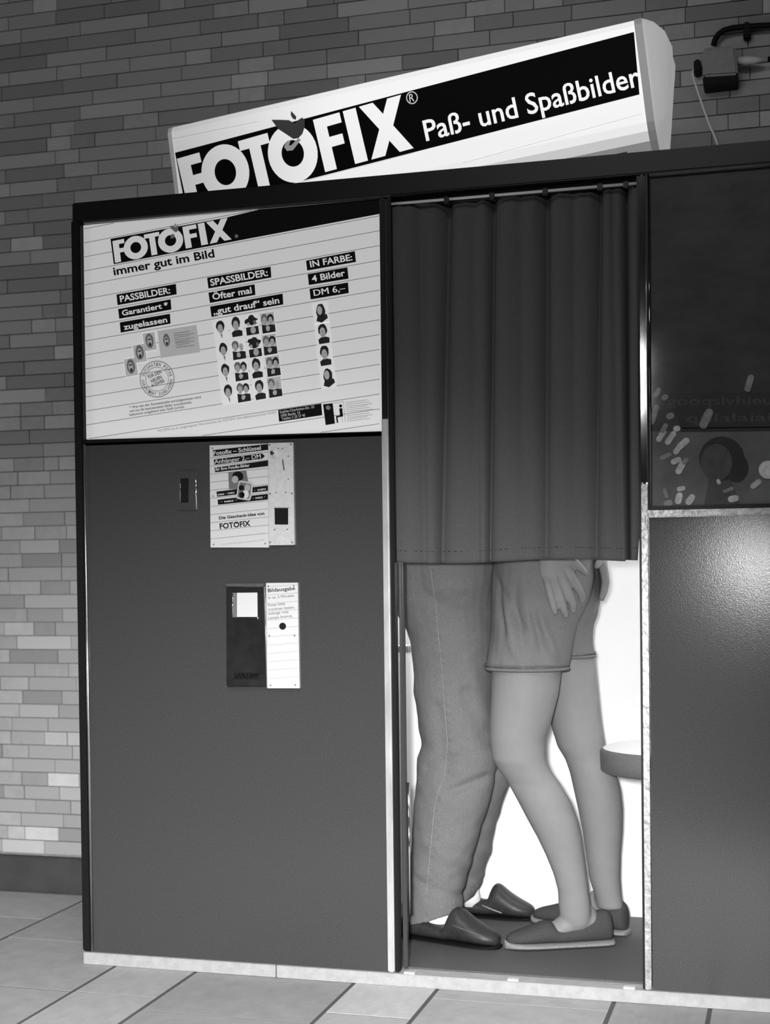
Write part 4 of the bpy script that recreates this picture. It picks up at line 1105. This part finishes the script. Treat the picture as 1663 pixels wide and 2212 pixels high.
finger(mb, [(1206, 1224), (1220, 1260), (1231, 1288), (1237, 1306), (1238, 1322)], [.0118, .0114, .0110, .0102, .0074], (.006, .018, .021, .018, .013))
finger(mb, [(1217, 1216), (1235, 1248), (1248, 1270), (1256, 1286), (1257, 1300)], [.0116, .0114, .0110, .0102, .0074], (.006, .017, .020, .017, .013))
finger(mb, [(1218, 1196), (1238, 1212), (1250, 1224), (1260, 1234), (1266, 1240)], [.0125, .0115, .0105, .0090, .0060], (.016, .016, .015, .012, .009))
# far arm and hand round the other side
arm(mb, [(.99, .555, 1.41), (1.0, .60, 1.28), (1.04, .60, 1.17), (1.15, .58, 1.11), (1.28, .53, 1.10), (1.325, .45, 1.095)], [.05, .047, .042, .036, .030, .022])
mb.tube([(1.325, .45, 1.095), (1.334, .41, 1.085), (1.342, .38, 1.068)], [.022, .022, .018], 12)
for i, (Yq, e) in enumerate(((.335, 0), (.358, 4), (.382, 2), (.405, -6))):
    pts = [P(1299, 1196, Yq+.02), P(1302, 1222, Yq), P(1306, 1240, Yq), P(1308, 1258, Yq), P(1304, 1278+e*.5, Yq), P(1298, 1294+e, Yq)]
    mb.tube(pts, [.013, .0125, .0115, .011, .0095, .0065], 12)
mb.tube([P(1300, 1190, .35), P(1296, 1212, .325), P(1290, 1221, .31), P(1287, 1227, .305)], [.012, .0105, .0085, .006], 12)
mo = mb.build('body', M_SKIN, man, smooth=True); remesh(mo, .0032, 2, .4)
# jeans
jm = MB()
nj = [(1150, 845, 1042), (1213, 845, 1050), (1250, 845, 1062), (1300, 848, 1066), (1337, 866, 1066), (1360, 880, 1065), (1382, 888, 1064), (1424, 892, 1062), (1494, 897, 1060), (1557, 904, 1064), (1600, 912, 1070), (1612, 912, 1071), (1637, 903, 1075),
      (1679, 900, 1070), (1720, 899, 1060), (1774, 894, 1042), (1844, 890, 1022), (1889, 882, 1010), (1935, 875, 1003), (1962, 873, 1001), (1979, 873, 1000)]
def Yj_(y): return np.interp(y, [1150, 1300, 1450, 1640, 1800, 1970], [.37, .375, .385, .385, .37, .36])
def Rj_(y): return np.interp(y, [1150, 1300, 1450, 1640, 1800, 1970], [.155, .13, .095, .085, .078, .075])
jr = []
for y, L, R in nj:
    tl = np.interp(y, [1840, 1979], [0, .30]); jr.append(hr(L, R, y, Yj_(y), float(Rj_(y)), float(tl)))
jm.loft(jr, 32)
fj = [(1213, 900, 1050), (1400, 930, 1062), (1557, 955, 1078), (1637, 965, 1098), (1672, 968, 1101), (1698, 970, 1098), (1732, 968, 1085), (1781, 965, 1070), (1844, 962, 1056), (1889, 962, 1044), (1907, 964, 1046), (1930, 972, 1036), (1943, 980, 1026)]
jm.loft([hr(L, R, y, float(np.interp(y, [1213, 1557, 1930], [.47, .52, .585])), float(np.interp(y, [1213, 1557, 1930], [.12, .085, .065])), float(np.interp(y, [1850, 1930], [0, .5]))) for y, L, R in fj], 28)
jm.loft([(.935, .37, .84, .05, .06), (.93, .37, .93, .105, .115), (.93, .37, .98, .118, .147), (.93, .37, 1.05, .130, .160), (.935, .37, 1.10, .126, .156)])
jo = jm.build('jeans', M_JEANS, man, smooth=True); remesh(jo, .0042, 2)
s_main = [(929, 1222), (935, 1265), (942, 1310), (946, 1365), (952, 1420), (957, 1480), (962, 1550), (966, 1600), (964, 1640), (960, 1680), (948, 1705), (938, 1745), (933, 1800), (927, 1860), (922, 1925), (921, 1935)]
_sp = sorted([(P(x_, y_, .30).z, P(x_, y_, .30).x) for x_, y_ in s_main]); SEAMZ = [a_[0] for a_ in _sp]; SEAMX = [a_[1] for a_ in _sp]
def wj(c):
    x, y, z = c
    f = .0035*noise.noise(Vector((x*9, y*9, z*14)))+.002*noise.noise(Vector((x*30, y*30, z*34)))
    if z < .93 and y < .36:
        xs_ = np.interp(z, SEAMZ, SEAMX); u_ = x-xs_
        if 0 < u_ < .016: f += .0016*math.sin(z*2*math.pi/.026+math.sin(z*40))*math.sin(math.pi*u_/.016)
    for (x0, z0, x1, z1, a, w) in ((.895, .66, .92, .48, -.006, .022), (.93, .44, 1.02, .475, -.009, .013), (.86, .50, .95, .53, -.005, .012), (.985, .78, 1.01, .62, .005, .02), (.83, .20, .95, .15, -.005, .012), (.86, .30, .98, .23, .004, .016), (.97, .70, 1.03, .56, -.006, .018)):
        A = Vector((x0, z0)); B = Vector((x1, z1)); p_ = Vector((x, z)); t = max(0, min(1, (p_-A).dot(B-A)/(B-A).length_squared)); d = (p_-(A+(B-A)*t)).length
        f += a*math.exp(-(d/w)**2)
    return f
wrinkle(jo, wj)
# snap strips of seam onto the denim's surface
from mathutils.bvhtree import BVHTree
def tree(o):
    me = o.data; return BVHTree.FromPolygons([v.co.copy() for v in me.vertices], [tuple(p_.vertices) for p_ in me.polygons])
def onto(bv, px, py, lift=.0012):
    d = Vector(ray(px, py)).normalized(); hit = bv.ray_cast(Vector(CAM), d)
    return hit[0] - d*lift if hit[0] else None
bj = tree(jo)
def seam(path, r, name, m, parent, bv, step=6, dash=0):
    P_ = []
    for (a, b) in zip(path[:-1], path[1:]):
        k = max(2, int(math.hypot(b[0]-a[0], b[1]-a[1])/step))
        for i in range(k): P_.append((a[0]+(b[0]-a[0])*i/k, a[1]+(b[1]-a[1])*i/k))
    P_.append(path[-1]); q = [onto(bv, *p_) for p_ in P_]
    q = [v for v in q if v is not None and v.y < .66]
    mb = MB()
    if dash:
        for i in range(0, len(q)-1, 2): mb.tube([q[i], q[i+1]], r, 6)
    else: mb.tube(q, r, 8)
    o = mb.build(name, m, parent, smooth=True)
    if dash: tag(o, kind='stuff')
    return o
seam(s_main, .0016, 'side_seam', M_SEAM, jo, bj)
seam([(x+6, y) for x, y in s_main], .0007, 'seam_stitching', M_SEAM, jo, bj, 5, 1)
seam([(892, 1222), (893, 1250), (895, 1285), (885, 1297), (870, 1306)], .0009, 'pocket_stitching', M_SEAM, jo, bj, 5, 1)
seam([(868, 1240), (876, 1236), (890, 1230)], .0009, 'pocket_stitching', M_SEAM, jo, bj, 5, 1)
seam([(879, 1968), (905, 1972), (935, 1967), (965, 1955), (994, 1944)], .0008, 'hem_stitching', M_SEAM, jo, bj, 5, 1)
seam([(1000, 1930), (1020, 1922), (1040, 1908)], .0008, 'hem_stitching', M_SEAM, jo, bj, 5, 1)
tr = MB(); tr.loft([(.935, .37, 1.085, .135, .168), (.95, .37, 1.14, .124, .158), (.97, .37, 1.25, .127, .17), (.985, .37, 1.36, .12, .19), (1.0, .37, 1.43, .095, .18), (1.02, .37, 1.47, .07, .11)])
tr.tube([(.99, .185, 1.41), (.975, .13, 1.28)], [.06, .056], 14); tr.tube([(.99, .555, 1.41), (1.0, .60, 1.28)], [.06, .056], 14)
remesh(tr.build('shirt', M_SHIRT, man, smooth=True), .008, 3)
remesh(MB().ball((1.035, .37, 1.675), .112, 16, (.98, .88, 1.05)).build('hair', M_HAIR, man, smooth=True), .008, 3)
def sock(L0, R0, y0, L1, R1, y1, Y, ry, parent):
    mb = MB(); mb.loft([hr(L0, R0, y0, Y, ry), hr((L0+L1)/2, (R0+R1)/2, (y0+y1)/2, Y, ry*1.02), hr(L1, R1, y1, Y, ry)], 24); return mb.build('sock', M_SOCK, parent, smooth=True)
sock(915, 975, 1940, 910, 990, 2000, .335, .034, man)
sock(988, 1030, 1900, 992, 1040, 1955, .60, .026, man)
LP = [(-.02, .3, .04), (0, .62, .058), (.05, .78, .066), (.15, .82, .060), (.28, .84, .048), (.45, .88, .036), (.48, .90, .050), (.52, .92, .084), (.59, .96, .094), (.67, 1.0, .074), (.78, 1.02, .055), (.88, .92, .042), (.96, .66, .034), (1.0, .3, .024)]
sh1 = shoe((.785, .345, 0), (1.062, .272, 0), FL+.008, LP, 'loafer', M_LEATHER, man, wid=.044)
shoe((.785, .345, 0), (1.062, .272, 0), FL, [(-.02, .4, .010), (0, .72, .011), (.2, .88, .011), (.5, .95, .011), (.75, 1.06, .011), (.92, .9, .011), (1.0, .5, .012), (1.01, .25, .012)], 'shoe_sole', M_BLACK, sh1, wid=.044)
sh2 = shoe((.845, .615, 0), (1.098, .600, 0), FL+.008, LP, 'loafer', M_LEATHER, man, wid=.042)
shoe((.845, .615, 0), (1.098, .600, 0), FL, [(-.02, .4, .010), (0, .72, .011), (.2, .88, .011), (.5, .95, .011), (.75, 1.06, .011), (.92, .9, .011), (1.0, .5, .012), (1.01, .25, .012)], 'shoe_sole', M_BLACK, sh2, wid=.042)

b1 = tree(sh1); b2 = tree(sh2)
def near_seam(path, r, name, m, parent, bv):
    q = [onto(bv, *p_, lift=.0004) for p_ in path]; q = [v for v in q if v is not None and v.y < .69]
    if len(q) > 2: MB().tube(q, r, 6).build(name, m, parent, smooth=True)
near_seam([(975, 1998), (992, 2004), (1012, 2012), (1034, 2020), (1052, 2028), (1066, 2033)], .0011, 'vamp_seam_glint', M_GREY, sh1, b1)
near_seam([(1040, 1955), (1052, 1960), (1066, 1966), (1083, 1972)], .0013, 'vamp_seam_glint', M_PALEN, sh2, b2)  # pale line is a highlight on the strap, painted on

# ================================================================== CABIN LAMPS
lamp('cabin_back_light', 'AREA', (1.17, .62, 1.80), (1.17, .70, .4), 12.5, shape='RECTANGLE', size=1.2, size_y=.10)
lamp('cabin_side_light', 'AREA', (1.90, .50, 1.2), (1.2, .72, .4), 3.5, shape='RECTANGLE', size=.3, size_y=1.0)
lamp('cabin_left_light', 'AREA', (.66, .55, 1.2), (1.2, .72, .4), 5, shape='RECTANGLE', size=.25, size_y=1.0)
